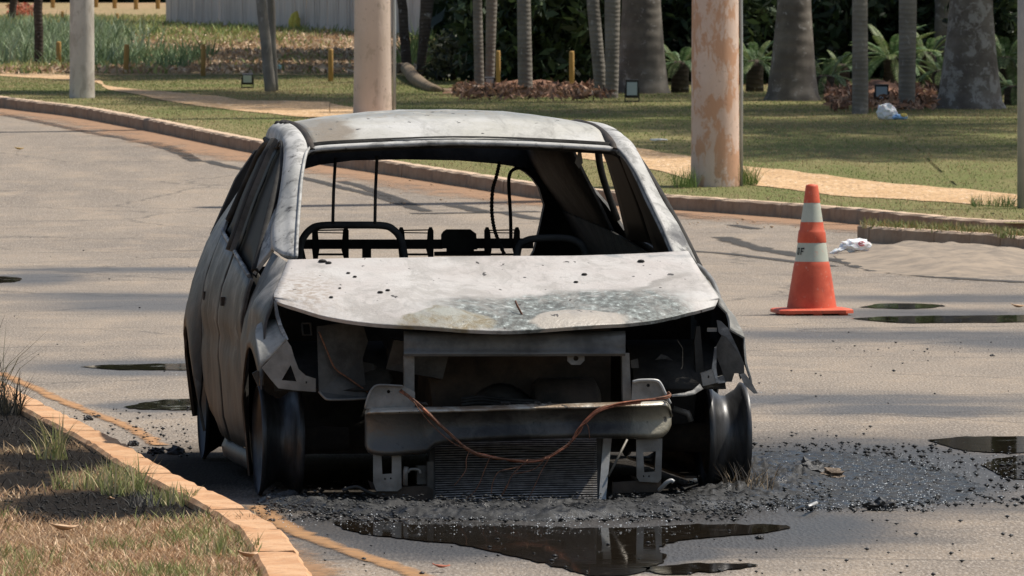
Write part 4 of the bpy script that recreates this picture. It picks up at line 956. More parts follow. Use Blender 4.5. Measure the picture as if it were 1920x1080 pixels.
# wires draped over the beam
def wire(px, r, mat, par, jitter=0., ly=-.575):
    pts = []
    for i, q in enumerate(px):
        l = q[2] if len(q) > 2 else ly; pts.append(P(q[0] + random.uniform(-jitter, jitter), q[1] + random.uniform(-jitter, jitter), l + random.uniform(-.004, .004)))
    part('wire', MB().tube(cr(pts, 6), r, 5), mat, par)
main = [(752, 732, -.50), (775, 750, -.56), (800, 772), (825, 797), (850, 820), (880, 843), (910, 855), (960, 864), (1000, 864), (1025, 858), (1050, 845), (1072, 828), (1085, 806), (1100, 788), (1125, 768), (1160, 757, -.565), (1200, 752, -.56), (1240, 747, -.555), (1256, 742, -.52), (1252, 736, -.50)]
loom = thing('wiring_loom', None, None); loom.parent = car
for k in range(5): wire(main, .0032, M_copper if k % 2 else M_rust, loom, 2.2)
for k in range(3): wire(main[11:17], .0028, M_copper, loom, 4)
for px in ([(880, 845), (874, 862), (873, 880), (863, 898), (852, 910)], [(918, 858), (910, 880), (896, 912), (880, 932), (858, 950)], [(1000, 864), (985, 870), (960, 878), (935, 885), (925, 905), (920, 925)], [(950, 910), (940, 930), (930, 942), (915, 955)], [(915, 948), (900, 958), (888, 962)], [(990, 862), (960, 892), (945, 925), (908, 962)], [(1030, 858), (1018, 880), (1008, 900), (984, 950)], [(970, 950), (962, 962), (952, 972)],
           [(775, 752), (790, 772), (812, 800), (850, 830), (880, 842)], [(1098, 790), (1103, 802), (1105, 822)], [(1025, 858), (1000, 880), (960, 890)]):
    wire(px, .0017, M_rust, loom, 1.0, -.58)
wire([(598, 622, -.31), (612, 655, -.31), (628, 690, -.31), (655, 710, -.3), (690, 735, -.3)], .003, M_rust, loom)
# splash of char heaped on the beam
m = MB()
for i in range(40):
    x = random.choice((random.uniform(985, 1035), random.uniform(940, 955), random.uniform(775, 800))); p = P(x, 758 + random.uniform(-3, 1), -.53); s = random.uniform(.004, .010); m.lathe([(0, -s * .5), (s, 0), (s * .5, s * .5), (0, s * .6)], 5, 'z', p)
part('char_crumbs', m, M_soot, fix=False)['kind'] = 'stuff'
# ------------------------------------------------------------------ traffic cone
c0 = gp(1522, 590); cone = thing('traffic_cone', 'faded orange traffic cone with two pale grey bands on the road', 'cone', c0, R(8))
sc_ = F / c0.y
def conemat(name, a, b, rough=.6):
    g = G(name, rough=rough, spec=.35); v = g.vec(); x = g.mix(g.ss(g.noise(v, 7, 6, .65), .35, .65), a, b)
    x = g.mix(g.math('MULTIPLY', g.ss(g.noise(g.vec(scale=(1, 1, .35)), 9, 6, .7), .58, .72), .65), x, (.10, .055, .045)); x = g.mix(g.math('MULTIPLY', g.ss(g.noise(v, 40, 4), .62, .7), .5), x, (.55, .30, .22))
    g.set(base=x, normal=g.bump(g.noise(v, 30, 4), .15, .004)); return g.m
M_or = conemat('orange_rubber', (.50, .075, .035), (.62, .115, .055)); M_band = conemat('reflective_band', (.40, .42, .34), (.47, .48, .40), .45)
_HB = 11 / sc_
zs = [(586, 52 / sc_), (490, 42.5 / sc_ * .98)]
def cz(py): return (590 - py) / sc_
def crd(py): return (11.3 + (46.5 - 11.3) * (py - 346) / (580 - 346)) / sc_
pf = [(crd(582) + .002, .03), (crd(500), cz(500)), (crd(494) - .001, cz(494)), (crd(491) - .004, cz(490))]
m = MB(); m.lathe(pf, 40, caps=False); part('cone_body', m, M_or, cone)
m = MB(); m.lathe([(crd(490) - .003, cz(490)), (crd(455) - .003, cz(455))], 40, caps=False); bl = part('cone_band', m, M_band, cone)
m = MB(); m.lathe([(crd(455) - .003, cz(455)), (crd(453), cz(453)), (crd(436) + .002, cz(436)), (crd(433) + .001, cz(433)), (crd(430) - .003, cz(430)), (crd(416) - .002, cz(416))], 40, caps=False); part('cone_body', m, M_or, cone)
m = MB(); m.lathe([(crd(416) - .003, cz(416)), (crd(380) - .003, cz(380))], 40, caps=False); part('cone_band', m, M_band, cone)
m = MB(); m.lathe([(crd(380) - .002, cz(380)), (crd(350), cz(350)), (crd(346) - .003, cz(346)), (.006, cz(345))], 40, caps=False); part('cone_body', m, M_or, cone)
m = MB(); w = .205; rows = []
for k, (e, z) in enumerate(((.0, .012), (.0, .03), (-.012, .036), (-.06, .040))):
    q = w + e; ch = .05; pts = [(-q + ch, -q), (q - ch, -q), (q, -q + ch), (q, q - ch), (q - ch, q), (-q + ch, q), (-q, q - ch), (-q, -q + ch)]
    rows.append([(x * 1.02, y, z + .006 * nz(x * 3, y * 3)) for x, y in pts])
m.grid(rows, closed=True, smooth=False); m.add(rows[-1], [tuple(range(8))]); m.add(rows[0], [tuple(range(8))[::-1]])
for x, y in ((-.15, -.15), (.15, -.15), (-.15, .15), (.15, .15), (0, -.17)): m.box((x, y, .008), (.05, .05, .017))
part('cone_base', m, M_or, cone)
M_ink = simple('black_print', (.03, .03, .028), (.06, .06, .055), 30, .7, 0)
m = MB()
def onband(a, py): r = crd(py) - .001; return Vector((r * math.sin(a), -r * math.cos(a), cz(py)))
def inkbar(a0, p0, a1, p1): m.add([onband(a0, p0), onband(a1, p0), onband(a1, p1), onband(a0, p1)], [(0, 1, 2, 3)])
for a in (-.98, -1.38): pass
inkbar(-.96, 464, -.88, 477); inkbar(-.96, 464, -.68, 467); inkbar(-.96, 469.5, -.74, 472); inkbar(-1.30, 464, -1.22, 477); inkbar(-1.30, 464, -1.10, 466.5); inkbar(-1.14, 464, -1.07, 477); inkbar(-1.30, 474.5, -1.10, 477)
part('printed_letters', m, M_ink, bl, fix=False)

# ------------------------------------------------------------------ litter and scraps
M_plastic = G('white_plastic', rough=.4, spec=.4, sub=.1); _g = M_plastic; _g.set(base=(.78, .79, .80), normal=_g.bump(_g.noise(_g.vec(), 30, 5), .5, .01)); M_plastic = _g.m
M_red = simple('red_print', (.55, .05, .07), (.6, .08, .10), 30, .5, 0); M_blue = simple('blue_print', (.25, .45, .75), (.35, .55, .8), 20, .5, 0); M_yellow = simple('yellow_print', (.75, .55, .10), (.8, .6, .2), 20, .5, 0)
def crumple(seed, size, amp=.35, fr=2.2):
    bm = bmesh.new(); bmesh.ops.create_icosphere(bm, subdivisions=3, radius=1)
    for v in bm.verts:
        c = v.co.copy(); k = 1 + amp * (nz(c.x * fr + seed, c.y * fr, c.z * fr) + .6 * nz(c.x * 5 + seed, c.y * 5, c.z * 5))
        v.co = Vector((c.x * size[0] * k, c.y * size[1] * k, max(c.z, -.75) * size[2] * k))
    me = bpy.data.meshes.new('crumple'); bm.to_mesh(me); bm.free(); return me
def crumpled(name, label, cat, px, py, size, rz, seed, mat, off=0.):
    p = gp(px, py, off); me = crumple(seed, size); me.materials.append(mat); o = link(name, me); o.location = p + Vector((0, 0, size[2] * .7)); o.rotation_euler = (0, 0, rz); return props(o, label, cat), o
b1, _ = crumpled('plastic_bag', 'crumpled white plastic bag with a red mark lying by the end of the short kerb', 'bag', 1604, 470, (.11, .05, .05), R(8), 3, M_plastic, .02)
b2 = link('bag_handle', crumple(9, (.07, .03, .018)), b1, (-.13, -.01, -.035), (0, R(-22), 0)); b2.data.materials.append(M_plastic)
m = MB(); m.tube([(.035 + .022 * math.cos(t), -.062, .018 + .016 * math.sin(t)) for t in np.linspace(0.4, 5.6, 14)], .004, 6); m.tube([(.02, -.062, .018), (.045, -.063, .028)], .004, 6); part('printed_mark', m, M_red, b1)
b3, _ = crumpled('litter_bag', 'white wrapper with coloured print dropped on the lawn beside a floodlight', 'litter', 1662, 222, (.10, .06, .09), R(10), 14, M_plastic, KH)
b4 = link('bag_flap', crumple(21, (.085, .05, .03)), b3, (.13, -.02, -.05)); b4.data.materials.append(M_blue)
b5 = link('bag_print', crumple(25, (.035, .02, .02)), b3, (.17, -.06, -.03)); b5.data.materials.append(M_yellow)
crumpled('litter_wrapper', 'flat white scrap of paper on the grass beside the patchy pole', 'litter', 1235, 264, (.085, .05, .012), .1, 31, M_plastic, KH)
crumpled('litter_scrap', 'bright white scrap at the foot of a palm trunk', 'litter', 930, 169, (.09, .06, .035), -.1, 37, M_plastic, KH)
crumpled('litter_cup', 'pale green scrap in the dry leaves behind the twin trunks', 'litter', 524, 133, (.05, .04, .05), 0, 41, simple('pale_green', (.35, .6, .5), (.45, .7, .6), 10, .5, 0), KH)
M_ylw = simple('yellow_plastic', (.55, .47, .08), (.62, .52, .12), 10, .6, .1)
crumpled('litter_sack', 'yellowish crumpled sack in the tall grass below the plank fence', 'litter', 553, 60, (.10, .08, .22), 0, 47, M_ylw, KH)

def leaf(name, label, cat, px, py, size, rz, mat, off):
    p = gp(px, py, off); m = MB(); n = 7; rows = []
    for i in range(n):
        t = i / (n - 1); w = size * .32 * math.sin(math.pi * (t * .94 + .03)); z = size * .30 * (t - .5) ** 2 * 3
        rows.append([Vector((size * (t - .5), -w, z + w * .8)), Vector((size * (t - .5), 0, z + .004)), Vector((size * (t - .5), w, z + w * .5))])
    m.shell(rows, .0015); o = m.build(name, mat); o.location = p + Vector((0, 0, .004)); o.rotation_euler = (.2, .1, rz); return props(o, label, cat, 'dry fallen leaves')
M_dleaf = simple('dry_leaf', (.38, .23, .13), (.55, .38, .24), 30, .7, .3, .004); M_rleaf = simple('red_leaf', (.30, .09, .05), (.38, .14, .09), 30, .7, .2, .004)
leaf('dry_leaf', 'pale curled leaf on the straw in front of the burned patch', 'leaf', 118, 1000, .085, .4, M_dleaf, .112)
leaf('dry_leaf', 'small brown curled leaf standing in the black ash', 'leaf', 206, 942, .04, 1.5, M_dleaf, .112)
leaf('dry_leaf', 'broad dry leaf beside the kerb at the bottom edge', 'leaf', 462, 1050, .07, .8, M_dleaf, .112)
leaf('dry_leaf', 'reddish leaf lying on the asphalt near the orange line', 'leaf', 826, 1070, .05, .2, M_rleaf, .004)
leaf('dry_leaf', 'tan leaf on the road to the right of the cone', 'leaf', 1908, 579, .085, .1, M_dleaf, .004)
leaf('dry_leaf', 'small yellow leaf on the far road at the picture edge', 'leaf', 35, 282, .10, .3, simple('yellow_leaf', (.42, .28, .08), (.5, .33, .1), 10, .7, 0), .004)

# charred lumps and ash
M_char = G('charred_lump', rough=.5, spec=.5)
_g = M_char; _v = _g.vec(); _g.set(base=_g.mix(_g.ss(_g.noise(_v, 30, 6), .4, .68), (.012, .012, .012), (.05, .05, .05)), normal=_g.bump(_g.noise(_v, 60, 5), .8, .01)); M_char = _g.m
M_ash = G('wet_ash', rough=.5, spec=.35)
_g = M_ash; _v = _g.vec(); _b = _g.mix(_g.ss(_g.noise(_v, 16, 7, .7), .36, .66), (.007, .007, .007), (.034, .034, .033)); _b = _g.mix(_g.ss(_g.noise(_v, 70, 4), .62, .72), _b, (.07, .07, .068))
_g.set(base=_b, rough=_g.ss(_g.noise(_v, 22, 4), .35, .6, .22, .75), normal=_g.bump(_g.noise(_v, 120, 5, .75), .7, .005)); M_ash = _g.m
M_scrap = simple('brown_scrap', (.10, .075, .055), (.19, .145, .105), 30, .8, .4)
for (px, py, s, txt) in ((165, 788, .022, 'square black lump of char beside the near kerb'), (184, 783, .015, 'small upright char crumb beside the near kerb'), (250, 836, .024, 'jagged black lump pressed against the near kerb'), (293, 851, .030, 'glossy melted lump between the kerb and the rear wheel'), (330, 852, .034, 'grey flaky clump of burned rubber before the rear wheel'),
                          (1518, 896, .075, 'largest mound of burned rubber and wire right of the front wheel'), (1560, 900, .05, 'brown flaked scrap of burned trim beside the rubber mound'), (1655, 957, .045, 'low dark lump at the edge of the wet ash'), (1424, 1011, .014, 'tiny dark crumb on the clean asphalt below the ash'), (1860, 668, .012, 'single black crumb on dry asphalt beyond the car')):
    me = crumple(px, (s, s * .8, s * .55), .55, 2.6); me.materials.append(M_char if 'brown' not in txt else M_scrap); o = link('charred_lump', me); o.location = gp(px, py) + Vector((0, 0, s * .25)); o.rotation_euler = (0, 0, px); props(o, txt, 'debris', 'charred lumps on the road')
def ashpatch(pts, h, res, edge, freq=6):
    o = mound('ash', [gp(*p) for p in pts], h, M_ash, .003, res, .85, 'stuff', edge, freq, .014 if h > .02 else .004); return o
ashpatch([(480, 945), (540, 955), (640, 966), (780, 973), (900, 976), (1040, 979), (1160, 972), (1300, 962), (1420, 952), (1500, 935), (1440, 925), (1300, 940), (1160, 948), (900, 956), (640, 950), (560, 938), (490, 930)], .020, (420, 160), .06, 4)
ashpatch([(1290, 905), (1340, 885), (1400, 870), (1460, 868), (1540, 885), (1600, 905), (1570, 925), (1500, 940), (1400, 946), (1300, 945), (1240, 940)], .030, (160, 120), .16, 3)
ashpatch([(1380, 850), (1480, 846), (1600, 850), (1720, 865), (1800, 890), (1850, 920), (1800, 940), (1680, 952), (1560, 955), (1440, 950), (1390, 920)], .007, (160, 110), .18, 8)
0 and ashpatch([(240, 866), (330, 835), (420, 850), (500, 900), (520, 935), (440, 930), (330, 890)], .03, (60, 60), .12)
def crumbs(name, boxes, mat, smin, smax, off=.004, zup=0.):
    V = []; Fc = []; sz = []
    ico = [(0, 0, 1), (.89, 0, .45), (.28, .85, .45), (-.72, .53, .45), (-.72, -.53, .45), (.28, -.85, .45), (0, 0, -.4)]
    fi = [(0, 1, 2), (0, 2, 3), (0, 3, 4), (0, 4, 5), (0, 5, 1), (6, 2, 1), (6, 3, 2), (6, 4, 3), (6, 5, 4), (6, 1, 5)]
    for (x0, y0, x1, y1, n) in boxes:
        for _ in range(n):
            px, py = random.uniform(x0, x1), y0 + (y1 - y0) * random.random() ** .8; p = gp(px, py, off) + Vector((0, 0, random.uniform(0, zup))); s = smin + (smax - smin) * random.random() ** 3; a = random.uniform(0, 6.28); b = len(V)
            for q in ico:
                k = random.uniform(.7, 1.3); V.append((p.x + s * k * (q[0] * math.cos(a) - q[1] * math.sin(a)), p.y + s * k * (q[0] * math.sin(a) + q[1] * math.cos(a)), p.z + s * k * .7 * q[2]))
            for f in fi: Fc += [b + i for i in f]; sz.append(3)
    return props(link(name, np_mesh(name, V, Fc, sz, mat)), kind='stuff')
crumbs('ash_crumbs', [(470, 935, 1400, 978, 1300), (1380, 830, 1760, 960, 1500), (1560, 840, 1990, 950, 700), (230, 780, 360, 860, 120), (480, 900, 1300, 950, 500)], M_ash, .003, .016)
crumbs('char_crumbs', [(130, 760, 360, 850, 160), (1380, 800, 1640, 850, 130), (1280, 960, 1920, 1079, 90), (600, 1000, 1250, 1079, 70), (0, 430, 380, 700, 40), (1400, 600, 1920, 760, 40), (1560, 640, 1900, 662, 50)], M_char, .002, .011)
M_ash2 = simple('pale_ash_crumb', (.02, .02, .02), (.085, .085, .082), 40, .6, .3, .004)
crumbs('ash_crumbs', [(500, 935, 1400, 968, 2600), (1300, 880, 1560, 955, 900)], M_ash2, .003, .010, .004, .028)
crumbs('char_crumbs', [(0, 770, 190, 850, 160), (10, 925, 340, 980, 420), (0, 850, 240, 900, 120)], M_soot, .003, .009, .100)
crumbs('gutter_scraps', [(690, 322, 1010, 392, 50), (560, 300, 760, 330, 14), (1270, 402, 1600, 430, 30)], M_dleaf, .006, .022, .006)
M_glit = simple('glint_crumb', (.6, .62, .63), (.8, .82, .82), 30, .2, 0, spec=.6)
crumbs('glint_crumbs', [(1390, 850, 1780, 960, 1300), (1600, 850, 1980, 945, 700), (1400, 600, 1920, 650, 50), (480, 950, 1300, 990, 500), (1390, 700, 1500, 740, 40), (300, 670, 360, 770, 15)], M_glit, .0014, .0042, .014)  # pale crumbs added to paint sun glints on wet ash and road
part_pts = [gp(1362 + 90 * random.random() ** 1.5, 925 - 12 * random.random(), .02) for _ in range(140)]
PP = np.array(part_pts); n = len(PP)
v, f, s_, c = blades(PP, rng.uniform(.04, .13, n), rng.uniform(.003, .005, n), rng.uniform(.4, .95, n), palette(n, [(.16, .12, .08), (.05, .045, .04), (.25, .19, .12)]))
props(link('dry_root_tuft', np_mesh('dry_root_tuft', v, f, s_, M_grass, c)), 'tangle of dry roots and burned wire beside the far front wheel', 'debris')
m = MB(); m.tube([gp(1492, 955, .02), gp(1506, 949, .03), gp(1514, 950, .03), gp(1531, 943, .025)], .006, 6); o = m.build('bent_wire', M_alu); props(o, 'short pale bent piece of metal lying in the wet ash', 'debris')

# ------------------------------------------------------------------ poles, posts, fence
def polemat(name, a, b, c, th=.5, amt=.85):
    g = G(name, rough=.9, spec=.15); v = g.vec(); sv = g.warp(g.vec(scale=(1, 1, .45)), 3, .25)
    x = g.mix(g.ss(g.noise(v, 2, 6), .35, .65), a, b); x = g.mix(g.math('MULTIPLY', g.ss(g.noise(sv, 6.5, 8, .68), th, th + .08), amt), x, c)
    x = g.mix(g.math('MULTIPLY', g.ss(g.noise(v, 16, 6, .7), .58, .70), .6), x, (.22, .15, .11)); g.set(base=x, normal=g.bump(g.noise(sv, 9, 6), .4, .02)); return g.m
M_p1 = polemat('old_pole', (.52, .465, .40), (.60, .545, .47), (.42, .37, .31)); M_p2 = polemat('pale_pole', (.55, .44, .36), (.62, .50, .42), (.45, .36, .29), .56)
M_p3 = polemat('peeling_pole', (.56, .42, .34), (.62, .49, .41), (.47, .255, .145), .47, .8)
M_pipe = simple('grey_pipe', (.33, .35, .35), (.42, .44, .44), 6, .5, .05)
def pole(label, cx, by, wb, wt, mat, pipe=None, hgt=7.5, off=KH):
    b = gp(cx, by, off); s = F / b.y; r0 = wb / 2 / s; r1 = wt / 2 / s; hv = (by - 0) / s; k = (r0 - r1) / hv
    t = thing('utility_pole', label, 'pole', (b.x, b.y, b.z), 0, 'concrete poles along the footpath')
    m = MB(); m.lathe([(max(.08, r0 - k * z * .9) * (1.02 if z < .1 else 1), z) for z in [-.1, 0, .3, .8, 1.3, 1.9, 2.6, 4, 5.5, hgt]], 32); part('shaft', m, mat, t)
    if pipe:
        m = MB(); x = r0 + pipe; m.tube([(x, -.02, -.05), (x, -.02, 1.0), (x - k * 2, -.02, 2.2), (x - k * 4, -.02, 5)], pipe * .8, 8); part('conduit', m, M_pipe, t)
        for z in (.7, 1.7): 
            m = MB(); m.lathe([(r0 - k * z * .9 + .006, z - .015), (r0 - k * z * .9 + .006, z + .015)], 24); part('clamp_band', m, M_pipe, t) if False else None
    return t
pole('plain weathered pole at the far end of the footpath', 154, 182, 47, 45, M_p1)
pole('thick pale pole with a thin grey pipe beside the burned car roof', 699, 218, 73, 68, M_p2, .022)
pole('thick pole with peeling pinkish orange paint near the cone', 1341, 346, 91, 88, M_p3, .016)
b = gp(1917, 388, KH); t = thing('sign_post', 'plain grey metal post at the right edge of the picture', 'post', b); part('post_shaft', MB().lathe([(.042, -.1), (.042, 3.2), (.0, 3.21)], 20), simple('grey_post', (.27, .28, .29), (.34, .35, .36), 4, .5, .05), t)
M_ochre = simple('ochre_timber', (.34, .20, .06), (.44, .27, .10), 9, .85, .3, .006, stretch=(1, 1, .3))
pm = {}
def bollard(label, cx, by, ty, w, tilt=0., off=KH):
    b = gp(cx, by, off); s = F / b.y; h = (by - ty) / s; r = w / 2 / s
    m = MB(); m.lathe([(r, -.1), (r * 1.0, h * .5), (r * .97, h - .02), (r * .8, h), (0, h + .004)], 12); o = m.build('timber_bollard', M_ochre); o.location = b; o.rotation_euler = (0, tilt, random.random()); props(o, label, 'bollard', 'short ochre timber posts along the field')
bollard('ochre post in the tall grass left of the weathered pole', 110, 128, 78, 10); bollard('leaning ochre post just right of the weathered pole', 236, 137, 83, 10, .03); bollard('dark ochre post midway between weathered pole and twin trunks', 381, 141, 83, 9); bollard('ochre post between the twin trunks and the pale pole', 620, 151, 92, 10)
bollard('shaded ochre post behind the pair of slim palm trunks', 934, 158, 95, 9); bollard('shaded ochre post in front of the dark bushes', 1072, 160, 96, 10)
bollard('small far ochre post above the tall grass', 117, 42, 21, 6); bollard('small far ochre post at the foot of the plank fence', 220, 44, 25, 6)
for x, y1, lb in ((99, 14, 'far ochre post at the top edge near the dark trunk'), (180, 13, 'far ochre post at the top edge beside the weathered pole'), (215, 15, 'second far ochre post right of the weathered pole'), (255, 17, 'third far ochre post right of the weathered pole'), (296, 16, 'far ochre post next to the plank fence end')): bollard(lb, x, y1, y1 - 40, 8)
# plank fence
M_plank = G('weathered_plank', rough=.9, spec=.15)
_g = M_plank; _oi = _g.t.nodes.new('ShaderNodeObjectInfo'); _v = _g.vec(scale=(1, 1, .08)); _b = _g.mix(_oi.outputs['Random'], (.44, .385, .34), (.60, .53, .47)); _b = _g.mix(_g.ss(_g.noise(_v, 16, 6), .4, .65), _b, (.64, .59, .55)); _b = _g.mix(_g.math('MULTIPLY', _g.ss(_g.noise(_g.vec(), 1.2, 5), .5, .7), .5), _b, (.22, .20, .19))
_g.set(base=_b, normal=_g.bump(_g.noise(_v, 30, 4), .3, .01)); M_plank = _g.m
fa, fb_ = gp(312, 48, KH), gp(905, 76, KH)
fen = thing('plank_fence', 'tall grey weathered plank fence behind the dry field', 'fence', fa)
d_ = fb_ - fa; d_.z = 0; Ln = d_.length; d_.normalize(); npl = int(Ln / .135)
pms = []
for k in range(4):
    m = MB(); n = 6; rows = [[(x * .066, .004 * nz(x, z, k) , z + (.02 * nz(x * 3, k) if z > 2 else 0)) for x in (-1, -.5, 0, .5, 1)] for z in (-.2, .6, 1.3, 2.0, 2.6)]; m.shell(rows, .022, smooth=False); pms.append(m.mesh('plank', M_plank))
for i in range(npl):
    q = d_ * (i * .135 + .07); o = link('plank', pms[i % 4], fen); o.location = (q.x, q.y + random.uniform(-.012, .012), tz(fa.y + q.y) + KH - fa.z + random.uniform(-.05, .1)); o.rotation_euler = (random.uniform(-.02, .02), random.uniform(-.012, .012), math.atan2(d_.y, d_.x) + random.uniform(-.15, .15))
# ------------------------------------------------------------------ floodlights
M_blk = simple('black_housing', (.015, .015, .016), (.03, .03, .032), 10, .5, .05); M_lens = G('lamp_lens', base=(.32, .40, .46), rough=.12, spec=.6).m
def flood(label, cx, cy, w, h, off=KH, rz=0., tilt=.35):
    b = gp(cx, cy + h / 2 + 3, off); s = F / b.y; W_, H_ = w / s, h / s
    t = thing('floodlight', label, 'floodlight', b, rz, 'small floodlights on the lawn')
    rot = Matrix.Rotation(tilt, 3, 'X'); m = MB(); m.box((0, .02, H_ / 2 + .04), (W_, .05, H_), rot); part('housing', m, M_blk, t)
    m = MB(); m.box((0, -.008, H_ / 2 + .04), (W_ * .8, .006, H_ * .72), rot); part('lens', m, M_lens, t)
    m = MB(); m.bar((-W_ / 2 - .006, .02, -.02), (-W_ / 2 - .006, .02, H_ / 2 + .05), .01, .02); m.bar((W_ / 2 + .006, .02, -.02), (W_ / 2 + .006, .02, H_ / 2 + .05), .01, .02); m.box((0, .02, .0), (W_ + .02, .03, .015)); part('bracket', m, M_blk, t)
flood('small floodlight on the grass beside the twin trunks', 464, 151, 20, 20); flood('pale floodlight beside the bright scrap under the palms', 918, 158, 18, 20); flood('black floodlight at the foot of the broad palm left of the peeling pole', 1185, 170, 24, 34, tilt=.1); flood('black floodlight standing above the white wrapper', 1653, 178, 26, 32, tilt=.1)

# ------------------------------------------------------------------ palms, trees, cycads, shrubs
def barkmat(name, a, b, c, ring=9., amt=.5, lich=.57):
    g = G(name, rough=.9, spec=.15); v = g.vec(); z = g.vec(scale=(.6, .6, 1)); wv = g.warp(z, 2.5, .12)
    w = g.t.nodes.new('ShaderNodeTexWave'); w.wave_type = 'BANDS'; w.bands_direction = 'Z'; g.t.links.new(wv, w.inputs['Vector']); w.inputs['Scale'].default_value = ring; w.inputs['Distortion'].default_value = 2.5; w.inputs['Detail'].default_value = 3
    x = g.mix(g.ss(g.noise(v, 3, 6), .35, .65), a, b); x = g.mix(g.math('MULTIPLY', g.ss(w.outputs['Fac'], .55, .8), amt), x, c); x = g.mix(g.math('MULTIPLY', g.ss(g.noise(g.warp(v, 4, .2), 7, 7, .7), lich, lich + .09), .75), x, (.34, .32, .295))
    g.set(base=x, normal=g.bump(g.math('ADD', w.outputs['Fac'], g.noise(v, 14, 5)), .2, .02)); return g.m
M_royal = barkmat('royal_palm_bark', (.11, .095, .08), (.19, .168, .142), (.08, .07, .06), 2.2, .12); M_royal2 = barkmat('mottled_palm_bark', (.12, .10, .085), (.20, .175, .15), (.08, .07, .06), 2.2, .12, .50); M_slim = barkmat('slim_palm_bark', (.15, .135, .115), (.23, .21, .18), (.10, .088, .075), 6.0, .2)
M_dbark = barkmat('dark_bark', (.055, .042, .033), (.10, .08, .065), (.04, .032, .026), 6.0); M_gbark = barkmat('grey_bark', (.17, .155, .14), (.26, .24, .215), (.12, .11, .10), 1., .15)
def frond_mesh(name, Ls, droop, npairs, ll, cols, width=.045, vee=.5):
    V = []; Fc = []; sz = []; C = []
    pts = []
    for i in range(npairs + 1):
        t = i / npairs; a = -droop * t + .9 * (1 - t) * .6
        pts.append(Vector((Ls * t * math.cos(droop * t * .45), 0, Ls * (.55 * t - .62 * droop * t * t))))
    col = lambda: np.array(cols[rng.integers(len(cols))]) * rng.uniform(.75, 1.25)
    for i in range(1, npairs):
        p = pts[i]; t = i / npairs; tan = (pts[i + 1] - pts[i - 1]).normalized(); L = ll * (.35 + .65 * math.sin(math.pi * min(1, t * .9 + .12)))
        for sg in (-1, 1):
            sd_ = (Vector((0, sg, 0)) * .85 + tan * .55 + Vector((0, 0, vee * .6 - .2))).normalized(); e = p + sd_ * L; mid = p + sd_ * L * .5 + Vector((0, 0, .05 * L)); e.z -= L * .25; wv = tan * width * .5; b = len(V)
            V += [p - wv * .5, p + wv * .5, mid + wv, mid - wv, e]; Fc += [b, b + 1, b + 2, b + 3, b + 3, b + 2, b + 4]; sz += [4, 3]; C += [col()] * 5
    b = len(V); w0 = .02 * Ls * .5
    for i, p in enumerate(pts): w_ = w0 * (1 - i / (npairs + 1)); V += [p + Vector((0, -w_, 0)), p + Vector((0, w_, 0)), p + Vector((0, 0, w_))]; C += [np.array(cols[0]) * 1.3] * 3
    for i in range(npairs):
        for k in range(3): Fc += [b + i * 3 + k, b + i * 3 + (k + 1) % 3, b + i * 3 + 3 + (k + 1) % 3, b + i * 3 + 3 + k]; sz.append(4)
    return np_mesh(name, [tuple(p) for p in V], Fc, sz, M_leaf, np.array(C))
GREEN = [(.045, .085, .025), (.06, .10, .03), (.075, .115, .04)]
def crown_mesh(name, n, Ls, droop):
    me0 = frond_mesh('f', Ls, droop, 22, Ls * .26, GREEN, .07); bmo = bmesh.new()
    for k in range(n):
        t = bpy.data.meshes.new('t'); b2_ = bmesh.new(); b2_.from_mesh(me0); a = 2.4 * k; el = .9 - 1.5 * (k / n)
        b2_.transform(Matrix.Rotation(a, 4, 'Z') @ Matrix.Rotation(-el * .7, 4, 'Y')); b2_.to_mesh(t); b2_.free(); bmo.from_mesh(t); bpy.data.meshes.remove(t)
    me = bpy.data.meshes.new(name); bmo.to_mesh(me); bmo.free(); me.materials.append(M_leaf); return me
crowns = [crown_mesh('palm_crown', 15, 2.6, .95), crown_mesh('palm_crown', 12, 2.0, .8), crown_mesh('palm_crown', 26, 2.6, .9)]
def palm(name, label, group, cx, by, wb, top_x, wt, mat, hgt, big=True, crown=0, flare=True, off=KH, at_top=0):
    b = gp(cx, by, off); s = F / b.y; r0 = wb / 2 / s; r1 = wt / 2 / s; hv = (by - at_top) / s; dx = (top_x - cx) / s
    t = thing(name, label, 'palm tree' if crown is not None else 'tree', b, 0, group)
    def rad(z):
        if z <= hv: k = z / hv; return r0 + (r1 - r0) * (k ** .7 if flare else k)
        return max(r1 * .6, r1 * (1 - .05 * (z - hv)))
    zz = [-.1, 0, .06, .15, .3, .5, .75, 1., 1.3, 1.7, 2.2, 3, 4, 5, 6, 7, 8, 9]; zz = [z for z in zz if z < hgt] + [hgt]
    m = MB(); rows = []; n = 20 if big else 12; ph = random.uniform(0, 9)
    for z in zz:
        k = z / hv; x = dx * min(k, 1) + dx * .25 * max(0, k - 1); r = rad(max(z, 0)) * (1.05 if z < .04 and flare else 1)
        rows.append([(x + r * (1 + (.05 * nz(math.cos(a) * 1.7 + ph, math.sin(a) * 1.7, z * .8))) * math.cos(a), r * (1 + (.05 * nz(math.cos(a) * 1.7 + ph, math.sin(a) * 1.7, z * .8))) * math.sin(a), z) for a in np.linspace(0, 2 * math.pi, n + 1)[:-1]])
    m.grid(rows, closed=True); part('trunk', m, mat, t)
    if crown is not None:
        cw = link('crown', crowns[crown], t, (rows[-1][0][0] - r1 * .6, 0, hgt - .1), (0, 0, random.uniform(0, 6))); k = random.uniform(.85, 1.15) * (1.25 if big else .85); cw.scale = (k, k, k)
    return t
g1 = 'broad royal palm trunks on the lawn'; g2 = 'slim palm trunks on the lawn'
palm('royal_palm', 'broad grey palm trunk with a floodlight at its foot', g1, 1205, 173, 102, 1203, 73, M_royal, 8)
palm('royal_palm', 'broad smooth palm trunk just right of the peeling pole', g1, 1485, 186, 102, 1489, 62, M_royal, 8.2)
